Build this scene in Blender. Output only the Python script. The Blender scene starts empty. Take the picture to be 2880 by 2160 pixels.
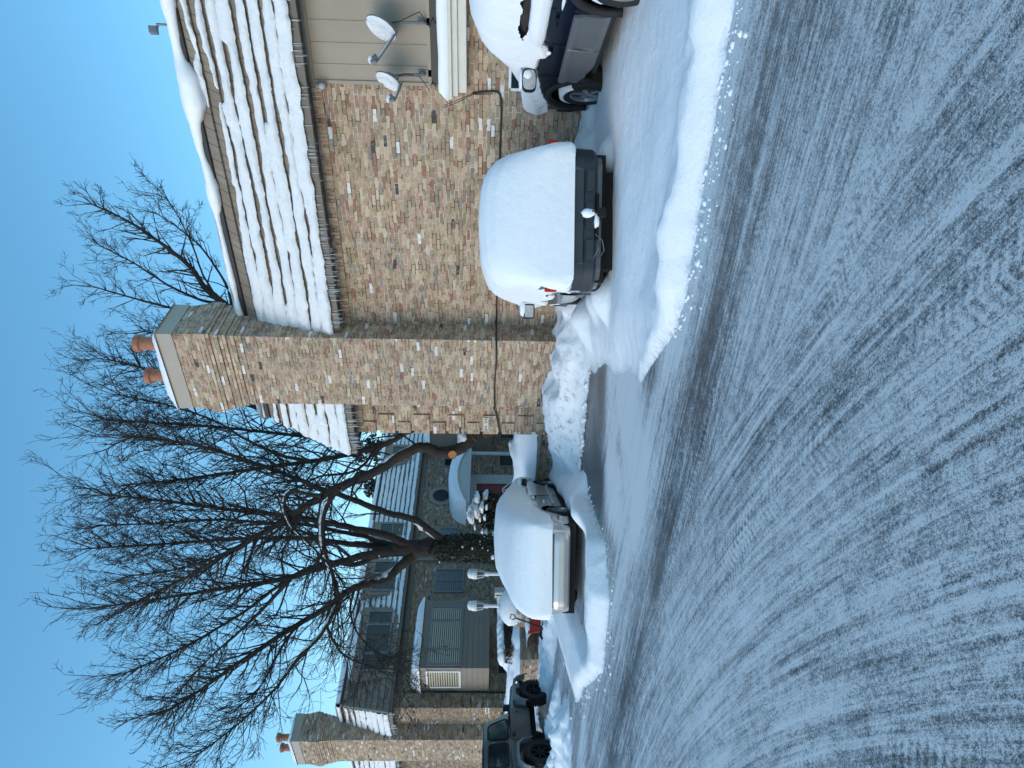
import bpy, math, random
import numpy as np
from mathutils import Vector, Matrix
random.seed(7); rng = np.random.default_rng(7)
S = bpy.context.scene
COL = S.collection
R = math.radians

# ------------------------------------------------------------------ camera model
PSI, PIT, ROL, FPX, EYE = R(37.5), R(1.95), 0.0145, 2000.0, 1.75
Fw = Vector((-math.sin(PSI) * math.cos(PIT), math.cos(PSI) * math.cos(PIT), -math.sin(PIT)))
r0 = Vector((math.cos(PSI), math.sin(PSI), 0)); u0 = r0.cross(Fw)
iR = r0 * math.cos(ROL) + u0 * math.sin(ROL)
iDn = r0 * math.sin(ROL) - u0 * math.cos(ROL)
CAM = Vector((0, 0, EYE))
SF, CF = math.sin(PSI), math.cos(PSI)

def ray(x, y):
    return Fw * FPX + iR * (1080 - y) + iDn * (x - 1440)
def onX(x, y, X):
    d = ray(x, y); return CAM + d * (X / d.x)
def onY(x, y, Y):
    d = ray(x, y); return CAM + d * (Y / d.y)
def onZ(x, y, Z):
    d = ray(x, y); return CAM + d * ((Z - EYE) / d.z)
def dep(x, y, D):
    d = ray(x, y); return CAM + d * (D / (-d.x * SF + d.y * CF))
def cs(s, Z, z=0.0):          # metres right of / ahead of the viewpoint -> world
    return Vector((-SF * Z + CF * s, CF * Z + SF * s, z))

# ------------------------------------------------------------------ noise (numpy)
def _h(ix, iy, seed):
    n = (ix * 374761393 + iy * 668265263 + seed * 974634541) & 0xffffffff
    n = ((n ^ (n >> 13)) * 1274126177) & 0xffffffff
    return ((n ^ (n >> 16)) & 0xffff) / 65535.0
def vnoise(x, y, seed=0):
    x = np.asarray(x, float); y = np.asarray(y, float)
    ix = np.floor(x).astype(np.int64); iy = np.floor(y).astype(np.int64)
    fx = x - ix; fy = y - iy
    fx = fx * fx * (3 - 2 * fx); fy = fy * fy * (3 - 2 * fy)
    a = _h(ix, iy, seed); b = _h(ix + 1, iy, seed); c = _h(ix, iy + 1, seed); d = _h(ix + 1, iy + 1, seed)
    return (a + (b - a) * fx) * (1 - fy) + (c + (d - c) * fx) * fy
def fbm(x, y, seed=0, o=4, g=.5):
    t = 0; a = 1; n = 0
    for k in range(o):
        t = t + a * vnoise(x * 2 ** k, y * 2 ** k, seed + 17 * k); n += a; a *= g
    return t / n - .5
def _hs(ix, iy, seed):
    n = (ix * 374761393 + iy * 668265263 + seed * 974634541) & 0xffffffff
    n = ((n ^ (n >> 13)) * 1274126177) & 0xffffffff
    return ((n ^ (n >> 16)) & 0xffff) / 65535.0
def n1(x, y=0., seed=0, o=3):
    t = 0.; a = 1.; n = 0.
    for k in range(o):
        X = x * (1 << k); Y = y * (1 << k); sd = seed + 17 * k
        ix = math.floor(X); iy = math.floor(Y); fx = X - ix; fy = Y - iy
        fx = fx * fx * (3 - 2 * fx); fy = fy * fy * (3 - 2 * fy)
        p = _hs(ix, iy, sd); q = _hs(ix, iy + 1, sd)
        p += (_hs(ix + 1, iy, sd) - p) * fx; q += (_hs(ix + 1, iy + 1, sd) - q) * fx
        t += a * (p + (q - p) * fy); n += a; a *= .5
    return t / n - .5
def sstep(a, b, x):
    if isinstance(x, float):
        t = min(1., max(0., (x - a) / (b - a))); return t * t * (3 - 2 * t)
    t = np.clip((x - a) / (b - a), 0, 1); return t * t * (3 - 2 * t)

# ------------------------------------------------------------------ mesh builder
class MB:
    def __init__(s): s.v = []; s.f = []
    def add(s, vs, fs):
        o = len(s.v); s.v.extend([tuple(p) for p in vs]); s.f.extend([tuple(i + o for i in f) for f in fs]); return s
    def box(s, x0, x1, y0, y1, z0, z1):
        vs = [(x, y, z) for z in (z0, z1) for y in (y0, y1) for x in (x0, x1)]
        return s.add(vs, [(0, 2, 3, 1), (4, 5, 7, 6), (0, 1, 5, 4), (2, 6, 7, 3), (0, 4, 6, 2), (1, 3, 7, 5)])
    def quad(s, a, b, c, d): return s.add([a, b, c, d], [(0, 1, 2, 3)])
    def obox(s, c, ax, ay, az):   # centre and three half-axis vectors
        c = Vector(c); vs = [c + ax * i + ay * j + az * k for k in (-1, 1) for j in (-1, 1) for i in (-1, 1)]
        return s.add(vs, [(0, 2, 3, 1), (4, 5, 7, 6), (0, 1, 5, 4), (2, 6, 7, 3), (0, 4, 6, 2), (1, 3, 7, 5)])
    def grid(s, rows, wrap=False):
        n = len(rows); m = len(rows[0]); o = len(s.v)
        for r in rows: s.v.extend([tuple(p) for p in r])
        for i in range(n - 1):
            for j in range(m if wrap else m - 1):
                k = (j + 1) % m
                s.f.append((o + i * m + j, o + i * m + k, o + (i + 1) * m + k, o + (i + 1) * m + j))
        return s
    def tube(s, pts, rad, n=6, cap=True):
        pts = [Vector(p) for p in pts]; m = len(pts)
        if not hasattr(rad, '__len__'): rad = [rad] * m
        o = len(s.v); up = Vector((.13, .31, .94))
        for i, p in enumerate(pts):
            d = (pts[min(i + 1, m - 1)] - pts[max(i - 1, 0)])
            d = d.normalized() if d.length > 1e-9 else Vector((0, 0, 1))
            a = d.cross(up)
            if a.length < .05: a = d.cross(Vector((1, 0, 0)))
            a.normalize(); b = d.cross(a)
            for k in range(n):
                t = 2 * math.pi * k / n
                s.v.append(tuple(p + (a * math.cos(t) + b * math.sin(t)) * rad[i]))
        for i in range(m - 1):
            for k in range(n):
                q = (k + 1) % n
                s.f.append((o + i * n + k, o + i * n + q, o + (i + 1) * n + q, o + (i + 1) * n + k))
        if cap:
            s.f.append(tuple(o + k for k in range(n))[::-1]); s.f.append(tuple(o + (m - 1) * n + k for k in range(n)))
        return s
    def lathe(s, prof, c, ax=Vector((0, 0, 1)), n=20, close=False, cap=True):   # prof: (radius, height along axis)
        ax = Vector(ax).normalized(); c = Vector(c)
        a = ax.cross(Vector((0, 0, 1)))
        if a.length < .1: a = ax.cross(Vector((1, 0, 0)))
        a.normalize(); b = ax.cross(a)
        rows = [[c + ax * h + (a * math.cos(2 * math.pi * k / n) + b * math.sin(2 * math.pi * k / n)) * r for k in range(n)] for r, h in prof]
        if close: rows.append(rows[0])
        o = len(s.v); s.grid(rows, wrap=True)
        if not close and cap:
            s.f.append(tuple(o + k for k in range(n))[::-1])
            s.f.append(tuple(o + (len(rows) - 1) * n + k for k in range(n)))
        return s
    def blob(s, c, rx, ry, rz, seed=0, n=10, m=7, amp=.25, fl=None):
        c = Vector(c); rows = []
        for i in range(m + 1):
            th = math.pi * i / m; row = []
            for k in range(n):
                ph = 2 * math.pi * k / n
                q = 1 + amp * 2 * n1(math.cos(ph) * 1.3 + 5 + seed * 3.1, math.sin(ph) * 1.3 + th * 1.7 + seed, 3)
                z = math.cos(th) * rz * q
                if fl is not None and z < 0: z *= fl
                row.append(c + Vector((math.sin(th) * math.cos(ph) * rx * q, math.sin(th) * math.sin(ph) * ry * q, z)))
            rows.append(row)
        return s.grid(rows, wrap=True)
    def build(s, name, mat, parent=None, smooth=False, uv=False, inv=None, swap=False, bevel=0):
        me = bpy.data.meshes.new(name); me.from_pydata(s.v, [], s.f)
        me.materials.append(mat)
        if smooth: me.polygons.foreach_set('use_smooth', [True] * len(me.polygons))
        if uv:
            l = me.uv_layers.new(name='UVMap'); co = me.vertices
            for p in me.polygons:
                n = p.normal
                for li in p.loop_indices:
                    v = co[me.loops[li].vertex_index].co
                    if abs(n.z) > .8: t = (v.x, v.y)
                    elif abs(n.y) >= abs(n.x): t = (v.x, v.z)
                    else: t = (v.y + .11, v.z)
                    l.data[li].uv = (t[1], t[0]) if swap else t
        me.update()
        o = bpy.data.objects.new(name, me); COL.objects.link(o)
        if parent is not None:
            o.parent = parent
            if parent.get('_w'): o.matrix_parent_inverse = Matrix.Translation(-parent.location)
        if bevel:
            b = o.modifiers.new('bevel', 'BEVEL'); b.width = bevel; b.segments = 2; b.limit_method = 'ANGLE'; b.angle_limit = R(40)
        return o

def thing(name, label, cat, loc=(0, 0, 0), rz=None, group=None):
    o = bpy.data.objects.new(name, None); COL.objects.link(o); o.location = loc; o.empty_display_size = .2
    if rz is not None: o.rotation_euler = (0, 0, rz)
    else: o['_w'] = 1         # children are written in world coordinates
    o['label'] = label; o['category'] = cat
    if group: o['group'] = group
    return o
def tag(o, label, cat, group=None):
    o['label'] = label; o['category'] = cat
    if group: o['group'] = group
    return o
def struct(o): o['kind'] = 'structure'; return o

# ------------------------------------------------------------------ materials
def mk(name):
    m = bpy.data.materials.new(name); m.use_nodes = True
    nt = m.node_tree; b = nt.nodes['Principled BSDF']; return m, nt, b
def N(nt, t, **kw):
    n = nt.nodes.new(t)
    for k, v in kw.items(): setattr(n, k, v)
    return n
def noise(nt, vec, scale, detail=4, rough=.55, dist=0):
    n = N(nt, 'ShaderNodeTexNoise'); n.inputs['Scale'].default_value = scale
    n.inputs['Detail'].default_value = detail; n.inputs['Roughness'].default_value = rough; n.inputs['Distortion'].default_value = dist
    if vec is not None: nt.links.new(vec, n.inputs['Vector'])
    return n.outputs['Fac']
def ramp(nt, fac, stops, mode='LINEAR'):
    n = N(nt, 'ShaderNodeValToRGB'); cr = n.color_ramp; cr.interpolation = mode
    while len(cr.elements) < len(stops): cr.elements.new(.5)
    for e, (p, c) in zip(cr.elements, stops):
        e.position = p; e.color = (*c, 1) if hasattr(c, '__len__') else (c, c, c, 1)
    nt.links.new(fac, n.inputs['Fac']); return n.outputs['Color']
def mixc(nt, fac, a, b, mode='MIX'):
    n = N(nt, 'ShaderNodeMix', data_type='RGBA', blend_type=mode)
    for i, v in ((0, fac), (6, a), (7, b)):
        if isinstance(v, (int, float)): n.inputs[i].default_value = v
        elif isinstance(v, tuple): n.inputs[i].default_value = (*v, 1)
        else: nt.links.new(v, n.inputs[i])
    return n.outputs[2]
def math_(nt, op, a, b=0., c=None, clamp=False):
    n = N(nt, 'ShaderNodeMath', operation=op, use_clamp=clamp)
    for i, v in enumerate((a, b) if c is None else (a, b, c)):
        if isinstance(v, (int, float)): n.inputs[i].default_value = v
        else: nt.links.new(v, n.inputs[i])
    return n.outputs[0]
def bump(nt, b, h, st, dist=.02):
    n = N(nt, 'ShaderNodeBump'); n.inputs['Strength'].default_value = st; n.inputs['Distance'].default_value = dist
    nt.links.new(h, n.inputs['Height']); nt.links.new(n.outputs[0], b.inputs['Normal'])
def objco(nt): return N(nt, 'ShaderNodeTexCoord').outputs['Object']
def uvco(nt): return N(nt, 'ShaderNodeTexCoord').outputs['UV']

def plain(name, col, rough=.6, metal=0., var=.12, vs=8., coat=0., bmp=0.):
    m, nt, b = mk(name)
    f = noise(nt, objco(nt), vs)
    lo = tuple(c * (1 - var) for c in col); hi = tuple(min(1, c * (1 + var)) for c in col)
    nt.links.new(ramp(nt, f, [(.3, lo), (.7, hi)]), b.inputs['Base Color'])
    b.inputs['Roughness'].default_value = rough; b.inputs['Metallic'].default_value = metal
    if coat: b.inputs['Coat Weight'].default_value = coat; b.inputs['Coat Roughness'].default_value = .08
    if bmp: bump(nt, b, noise(nt, objco(nt), 60), bmp, .01)
    return m

def brick_mat(name, tint=1.0, white=.035, red=.10):
    m, nt, b = mk(name); L = nt.links
    uv = uvco(nt)
    nz = N(nt, 'ShaderNodeTexNoise'); nz.inputs['Scale'].default_value = 7; nz.inputs['Detail'].default_value = 3; L.new(uv, nz.inputs['Vector'])
    va = N(nt, 'ShaderNodeVectorMath', operation='SUBTRACT'); L.new(nz.outputs['Color'], va.inputs[0]); va.inputs[1].default_value = (.5, .5, .5)
    vm = N(nt, 'ShaderNodeVectorMath', operation='SCALE'); L.new(va.outputs[0], vm.inputs[0]); vm.inputs['Scale'].default_value = .016
    vv = N(nt, 'ShaderNodeVectorMath', operation='ADD'); L.new(uv, vv.inputs[0]); L.new(vm.outputs[0], vv.inputs[1])
    br = N(nt, 'ShaderNodeTexBrick'); L.new(vv.outputs[0], br.inputs['Vector'])
    br.inputs['Color1'].default_value = (0, 0, 0, 1); br.inputs['Color2'].default_value = (1, 1, 1, 1); br.inputs['Mortar'].default_value = (.5, .5, .5, 1)
    for k, v in (('Scale', 1), ('Mortar Size', .0062), ('Mortar Smooth', .1), ('Bias', 0), ('Brick Width', .205), ('Row Height', .0677)): br.inputs[k].default_value = v
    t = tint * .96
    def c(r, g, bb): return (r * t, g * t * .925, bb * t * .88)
    w = white; rd = red
    st = [(0, c(.05, .048, .05)), (.005, c(.21, .20, .185)), (.02, c(.29, .26, .21)), (.08, c(.34, .28, .165)), (.13, c(.30, .155, .105)),
          (.13 + rd * .5, c(.36, .215, .15)), (.13 + rd, c(.40, .27, .195)), (.22 + rd, c(.30, .235, .155)), (.34 + rd, c(.43, .33, .215)), (.46 + rd, c(.50, .395, .275)), (.56 + rd, c(.36, .285, .205)),
          (.66 + rd, c(.43, .305, .215)), (.75 + rd, c(.54, .46, .33)), (.83 + rd, c(.40, .325, .20)), (1 - w, c(.74, .75, .77))]
    colr = ramp(nt, br.outputs['Color'], st, 'CONSTANT')
    # burnt and chalky mottling inside single bricks
    f2 = noise(nt, uv, 22, 5, .65)
    colr = mixc(nt, math_(nt, 'MULTIPLY', ramp(nt, f2, [(.50, 0.), (.66, 1.)]), .55), colr, c(.25, .17, .13))
    f3 = noise(nt, uv, 9, 5, .6)
    colr = mixc(nt, math_(nt, 'MULTIPLY', ramp(nt, f3, [(.53, 0.), (.68, 1.)]), .50), colr, c(.54, .51, .47))
    big = noise(nt, uv, .5, 3, .5)
    colr = mixc(nt, 1., colr, ramp(nt, big, [(.3, .86), (.7, 1.1)]), 'MULTIPLY')
    mort = ramp(nt, noise(nt, uv, 5, 3), [(.42, c(.075, .066, .055)), (.56, c(.56, .52, .45))])
    L.new(mixc(nt, br.outputs['Fac'], colr, mort), b.inputs['Base Color'])
    b.inputs['Roughness'].default_value = .9
    h = math_(nt, 'ADD', math_(nt, 'MULTIPLY', br.outputs['Fac'], -1.), math_(nt, 'MULTIPLY', noise(nt, uv, 45, 4), .5))
    bump(nt, b, h, .7, .012)
    return m

def snow_mat(name, lump=9., st=.35, dirt=False, col=(.86, .88, .90), fine=70.):
    m, nt, b = mk(name); oc = objco(nt); L = nt.links
    f = noise(nt, oc, 3., 5, .6)
    cc = ramp(nt, f, [(.3, tuple(x * .96 for x in col)), (.7, col)])
    if dirt:
        at = N(nt, 'ShaderNodeAttribute', attribute_name='dirt')
        k = math_(nt, 'MULTIPLY', at.outputs['Fac'], ramp(nt, noise(nt, oc, 7., 7, .75, .15), [(.52, 0.), (.66, 1.)]))
        cc = mixc(nt, math_(nt, 'MULTIPLY', k, .75), cc, (.27, .225, .18))
        at2 = N(nt, 'ShaderNodeAttribute', attribute_name='thin')       # thin trodden snow shows grey slush
        k2 = math_(nt, 'MULTIPLY', at2.outputs['Fac'], ramp(nt, noise(nt, oc, 14., 6, .75), [(.42, 0.), (.6, 1.)]))
        cc = mixc(nt, math_(nt, 'MULTIPLY', k2, .8), cc, (.30, .32, .35))
    L.new(cc, b.inputs['Base Color']); b.inputs['Roughness'].default_value = .65
    b.inputs['Specular IOR Level'].default_value = .25
    h = math_(nt, 'ADD', noise(nt, oc, lump, 5, .6), math_(nt, 'MULTIPLY', noise(nt, oc, fine, 3, .7), .35))
    bump(nt, b, h, st, .05)
    return m

def road_mat():
    m, nt, b = mk('icy asphalt'); L = nt.links; oc = objco(nt)
    def rot(ang, sx, sy, off=0):
        r_ = N(nt, 'ShaderNodeVectorRotate', rotation_type='Z_AXIS'); L.new(oc, r_.inputs['Vector']); r_.inputs['Angle'].default_value = ang
        mp = N(nt, 'ShaderNodeMapping'); L.new(r_.outputs[0], mp.inputs['Vector'])
        mp.inputs['Scale'].default_value = (sx, sy, 1); mp.inputs['Location'].default_value = (off, off, 0); return mp.outputs[0], r_.outputs[0]
    wob = noise(nt, oc, .35, 2)
    # two families of tyre streaks: along the lot lane (X) and a turn-in fan
    def mp_(vec, sx, sy, off):
        mp = N(nt, 'ShaderNodeMapping'); L.new(vec, mp.inputs['Vector']); mp.inputs['Scale'].default_value = (sx, sy, 1); mp.inputs['Location'].default_value = (off, off, 0); return mp.outputs[0]
    q1 = oc; q2 = N(nt, 'ShaderNodeAttribute', attribute_name='arc').outputs['Vector']
    def fam(q, o): 
        return (noise(nt, mp_(q, .30, 7., o), 1., 8, .68, .2), noise(nt, mp_(q, .9, 26., o + 3), 1., 5, .7, .2), noise(nt, mp_(q, .25, 1.6, o + 9), 1., 4, .6, .1))
    s1, t1, w1 = fam(q1, 0.); s2, t2, w2 = fam(q2, 5.); a1 = mp_(q1, .22, 5.5, 1.); a2 = mp_(q2, .22, 5.5, 2.)
    ln = N(nt, 'ShaderNodeAttribute', attribute_name='lane').outputs['Fac']
    lb = math_(nt, 'ADD', ln, math_(nt, 'MULTIPLY', math_(nt, 'SUBTRACT', noise(nt, oc, .9, 4), .5), 1.6))
    bl = math_(nt, 'MULTIPLY', math_(nt, 'SUBTRACT', lb, .25), 2., clamp=True)
    def mixf(a, b_, f):
        return math_(nt, 'ADD', math_(nt, 'MULTIPLY', a, math_(nt, 'SUBTRACT', 1., f)), math_(nt, 'MULTIPLY', b_, f))
    streak = mixf(s2, s1, bl); fine = mixf(t2, t1, bl); wide = mixf(w2, w1, bl)
    grain = noise(nt, oc, 55., 6, .85); gr2 = noise(nt, oc, 170., 3, .8); patch = noise(nt, oc, .8, 4, .6); mid = noise(nt, oc, 9., 7, .75, .5)
    # snow amount (centred on zero)
    def cen(f, w): return math_(nt, 'MULTIPLY', math_(nt, 'SUBTRACT', f, .5), w)
    k = math_(nt, 'ADD', math_(nt, 'ADD', cen(streak, 1.15), cen(fine, 1.6)), cen(wide, .40))
    for f_, w_ in ((grain, 2.8), (gr2, 2.2), (patch, .45), (mid, 1.3)): k = math_(nt, 'ADD', k, cen(f_, w_))
    # tread prints: ribs across three wheel tracks
    def track(q, c0, wdt):
        s_ = N(nt, 'ShaderNodeSeparateXYZ'); L.new(q, s_.inputs[0])
        yy = math_(nt, 'ADD', s_.outputs[1], math_(nt, 'MULTIPLY', wob, .3))
        dd = math_(nt, 'ABSOLUTE', math_(nt, 'SUBTRACT', yy, c0))
        inb = math_(nt, 'LESS_THAN', dd, wdt)
        chev = math_(nt, 'SINE', math_(nt, 'ADD', math_(nt, 'MULTIPLY', s_.outputs[0], 95.), math_(nt, 'MULTIPLY', dd, 60.)))
        return math_(nt, 'MULTIPLY', inb, math_(nt, 'MULTIPLY', chev, .14))
    tr = math_(nt, 'ADD', track(q1, 4.35, .10), track(q2, 16.55, .11))
    tr = math_(nt, 'ADD', tr, math_(nt, 'ADD', track(q2, 15.1, .1), track(q1, 3.3, .09)))
    k = math_(nt, 'ADD', k, math_(nt, 'MULTIPLY', tr, ramp(nt, noise(nt, oc, 1.1, 3), [(.42, 0.), (.6, 1.)])))
    # bare wet stall between the parked cars, trodden white nearer the lane
    at = N(nt, 'ShaderNodeAttribute', attribute_name='cover')
    k = math_(nt, 'ADD', k, at.outputs['Fac'])
    cc = ramp(nt, math_(nt, 'ADD', k, .5), [(.12, (.030, .032, .035)), (.28, (.080, .086, .094)), (.42, (.19, .20, .21)), (.54, (.33, .34, .355)), (.68, (.52, .535, .55)), (.9, (.76, .78, .79))])
    # sandy grit dropped in the slush
    gm = math_(nt, 'MULTIPLY', ramp(nt, mixf(noise(nt, a2, .8, 5, .7), noise(nt, a1, .8, 5, .7), bl), [(.57, 0.), (.68, 1.)]), ramp(nt, grain, [(.48, 0.), (.6, 1.)]))
    cc = mixc(nt, math_(nt, 'MULTIPLY', gm, .55), cc, (.15, .125, .10))
    L.new(cc, b.inputs['Base Color'])
    L.new(ramp(nt, math_(nt, 'ADD', k, .5), [(.2, .30), (.7, .75)]), b.inputs['Roughness'])
    b.inputs['Specular IOR Level'].default_value = .35
    bump(nt, b, k, .6, .0065)
    return m

def shingle_mat():
    m, nt, b = mk('weathered shingle'); L = nt.links; uv = uvco(nt)
    br = N(nt, 'ShaderNodeTexBrick'); L.new(uv, br.inputs['Vector'])
    br.inputs['Color1'].default_value = (0, 0, 0, 1); br.inputs['Color2'].default_value = (1, 1, 1, 1)
    for k, v in (('Scale', 1), ('Mortar Size', .012), ('Mortar Smooth', 0), ('Bias', 0), ('Brick Width', .27), ('Row Height', 1.)): br.inputs[k].default_value = v
    c = ramp(nt, br.outputs['Color'], [(0, (.205, .165, .13)), (.5, (.235, .19, .15)), (1, (.265, .22, .175))])
    c = mixc(nt, 1., c, ramp(nt, noise(nt, uv, 12, 5, .7), [(.3, .8), (.7, 1.15)]), 'MULTIPLY')
    sx = N(nt, 'ShaderNodeSeparateXYZ'); L.new(uv, sx.inputs[0])
    vert = math_(nt, 'FRACT', math_(nt, 'ADD', math_(nt, 'DIVIDE', sx.outputs[0], .27), math_(nt, 'MULTIPLY', math_(nt, 'FLOOR', sx.outputs[1]), .5)))
    ln = math_(nt, 'LESS_THAN', vert, .045)
    c = mixc(nt, ln, c, (.035, .03, .026))
    L.new(c, b.inputs['Base Color']); b.inputs['Roughness'].default_value = .85
    return m

def bark_mat(name, col=(.034, .026, .022), moss=(.05, .033, .013)):
    m, nt, b = mk(name); L = nt.links; oc = objco(nt)
    mp = N(nt, 'ShaderNodeMapping'); L.new(oc, mp.inputs[0]); mp.inputs['Scale'].default_value = (1, 1, .28)
    f = noise(nt, mp.outputs[0], 14, 5, .7, .8)
    c = ramp(nt, f, [(.32, tuple(x * .45 for x in col)), (.6, col), (.8, tuple(x * 1.5 for x in col))])
    c = mixc(nt, math_(nt, 'MULTIPLY', ramp(nt, noise(nt, oc, 1.7, 4), [(.52, 0.), (.66, 1.)]), .7), c, moss)
    L.new(c, b.inputs['Base Color']); b.inputs['Roughness'].default_value = .9
    bump(nt, b, f, .9, .03)
    return m

def glass_mat(name, col=(.02, .025, .03), rough=.08):
    m = plain(name, col, rough, 0, .3, 3.); m.node_tree.nodes['Principled BSDF'].inputs['Specular IOR Level'].default_value = .22
    return m

M = {}
M['brick'] = brick_mat('tumbled tan brick', 1.0, .014, .10)
M['brickc'] = brick_mat('tumbled tan brick with limewashed bricks', 1.0, .035, .09)
M['brickf'] = brick_mat('tumbled tan brick darkened for shade', .70, .03, .09)  # the tan brick with the far court's shade put into its colour
M['snow'] = snow_mat('packed drift snow', 6., .45, True)
M['snowc'] = snow_mat('wind smoothed snow', 9., .35, fine=70.)
M['snowr'] = snow_mat('crusted roof snow', 13., .8, fine=60., col=(.82, .84, .86))
M['road'] = road_mat()
M['shingle'] = shingle_mat()
M['trim'] = plain('taupe painted trim', (.25, .215, .175), .6)
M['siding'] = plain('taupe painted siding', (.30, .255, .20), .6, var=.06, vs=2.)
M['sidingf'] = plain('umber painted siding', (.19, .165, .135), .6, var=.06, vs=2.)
M['soffit'] = plain('brown metal soffit', (.10, .085, .068), .5)
M['cream'] = plain('cream window trim', (.60, .58, .52), .5, var=.05)
M['flash'] = plain('black roof flashing', (.02, .02, .02), .5)
M['capm'] = plain('taupe metal chimney cap', (.31, .275, .225), .5, var=.05, vs=3)
M['terra'] = plain('terracotta', (.33, .13, .075), .75, var=.2, vs=12)
M['black'] = plain('black rubber', (.012, .012, .013), .75, var=.3, vs=30)
M['cable'] = plain('black cable', (.012, .012, .012), .5)
M['dark'] = plain('dark underbody', (.006, .006, .007), .9)
M['greym'] = plain('grey painted metal', (.16, .17, .18), .45)
M['white'] = plain('white paint', (.72, .73, .74), .5, var=.05)
M['glass'] = glass_mat('dark window glass')
M['ice'] = plain('clear ice', (.70, .76, .80), .12)
M['ice'].node_tree.nodes['Principled BSDF'].inputs['Transmission Weight'].default_value = .5
M['bark'] = bark_mat('furrowed bark')
M['twig'] = plain('twig bark', (.030, .024, .021), .9, var=.4, vs=3.)
M['leaf'] = plain('dark evergreen leaf', (.018, .026, .014), .6, var=.5, vs=9)
M['hedge'] = plain('russet hedge twig', (.075, .045, .04), .8, var=.6, vs=20)
M['cutwood'] = plain('fresh cut wood', (.42, .17, .05), .8, var=.35, vs=14)
M['door'] = plain('dark red door paint', (.12, .012, .014), .45)

# ------------------------------------------------------------------ sky, sun, camera
SUN_EL, SUN_ROT = R(22), R(205)
W = bpy.data.worlds.new('World'); S.world = W; W.use_nodes = True
nt = W.node_tree; bg = nt.nodes['Background']
sky = nt.nodes.new('ShaderNodeTexSky'); sky.sky_type = 'NISHITA'; sky.sun_disc = False
sky.sun_elevation = SUN_EL; sky.sun_rotation = SUN_ROT; sky.altitude = 200; sky.air_density = 1.0; sky.dust_density = .5; sky.ozone_density = 2.0
hs = nt.nodes.new('ShaderNodeHueSaturation'); hs.inputs['Saturation'].default_value = 1.2; hs.inputs['Hue'].default_value = .482; nt.links.new(sky.outputs[0], hs.inputs['Color']); nt.links.new(hs.outputs[0], bg.inputs[0]); bg.inputs[1].default_value = .15
sl = bpy.data.lights.new('sun', 'SUN'); sl.energy = .5; sl.angle = R(45); sl.color = (1, .90, .78)
so = bpy.data.objects.new('sun', sl); COL.objects.link(so)
sd = Vector((math.sin(SUN_ROT) * math.cos(SUN_EL), math.cos(SUN_ROT) * math.cos(SUN_EL), math.sin(SUN_EL)))
so.rotation_euler = sd.to_track_quat('Z', 'Y').to_euler(); so.location = sd * 60
cd = bpy.data.cameras.new('camera'); co = bpy.data.objects.new('camera', cd); COL.objects.link(co)
cd.sensor_width = 36; cd.lens = FPX / 2880 * 36; cd.clip_end = 2000; cd.clip_start = .05
mw = Matrix((( iDn.x, iR.x, -Fw.x, CAM.x), (iDn.y, iR.y, -Fw.y, CAM.y), (iDn.z, iR.z, -Fw.z, CAM.z), (0, 0, 0, 1)))
co.matrix_world = mw; S.camera = co
S.view_settings.view_transform = 'Standard'; S.view_settings.look = 'None'; S.view_settings.exposure = 0.90; S.view_settings.gamma = 1
S.cycles.max_bounces = 6

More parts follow.
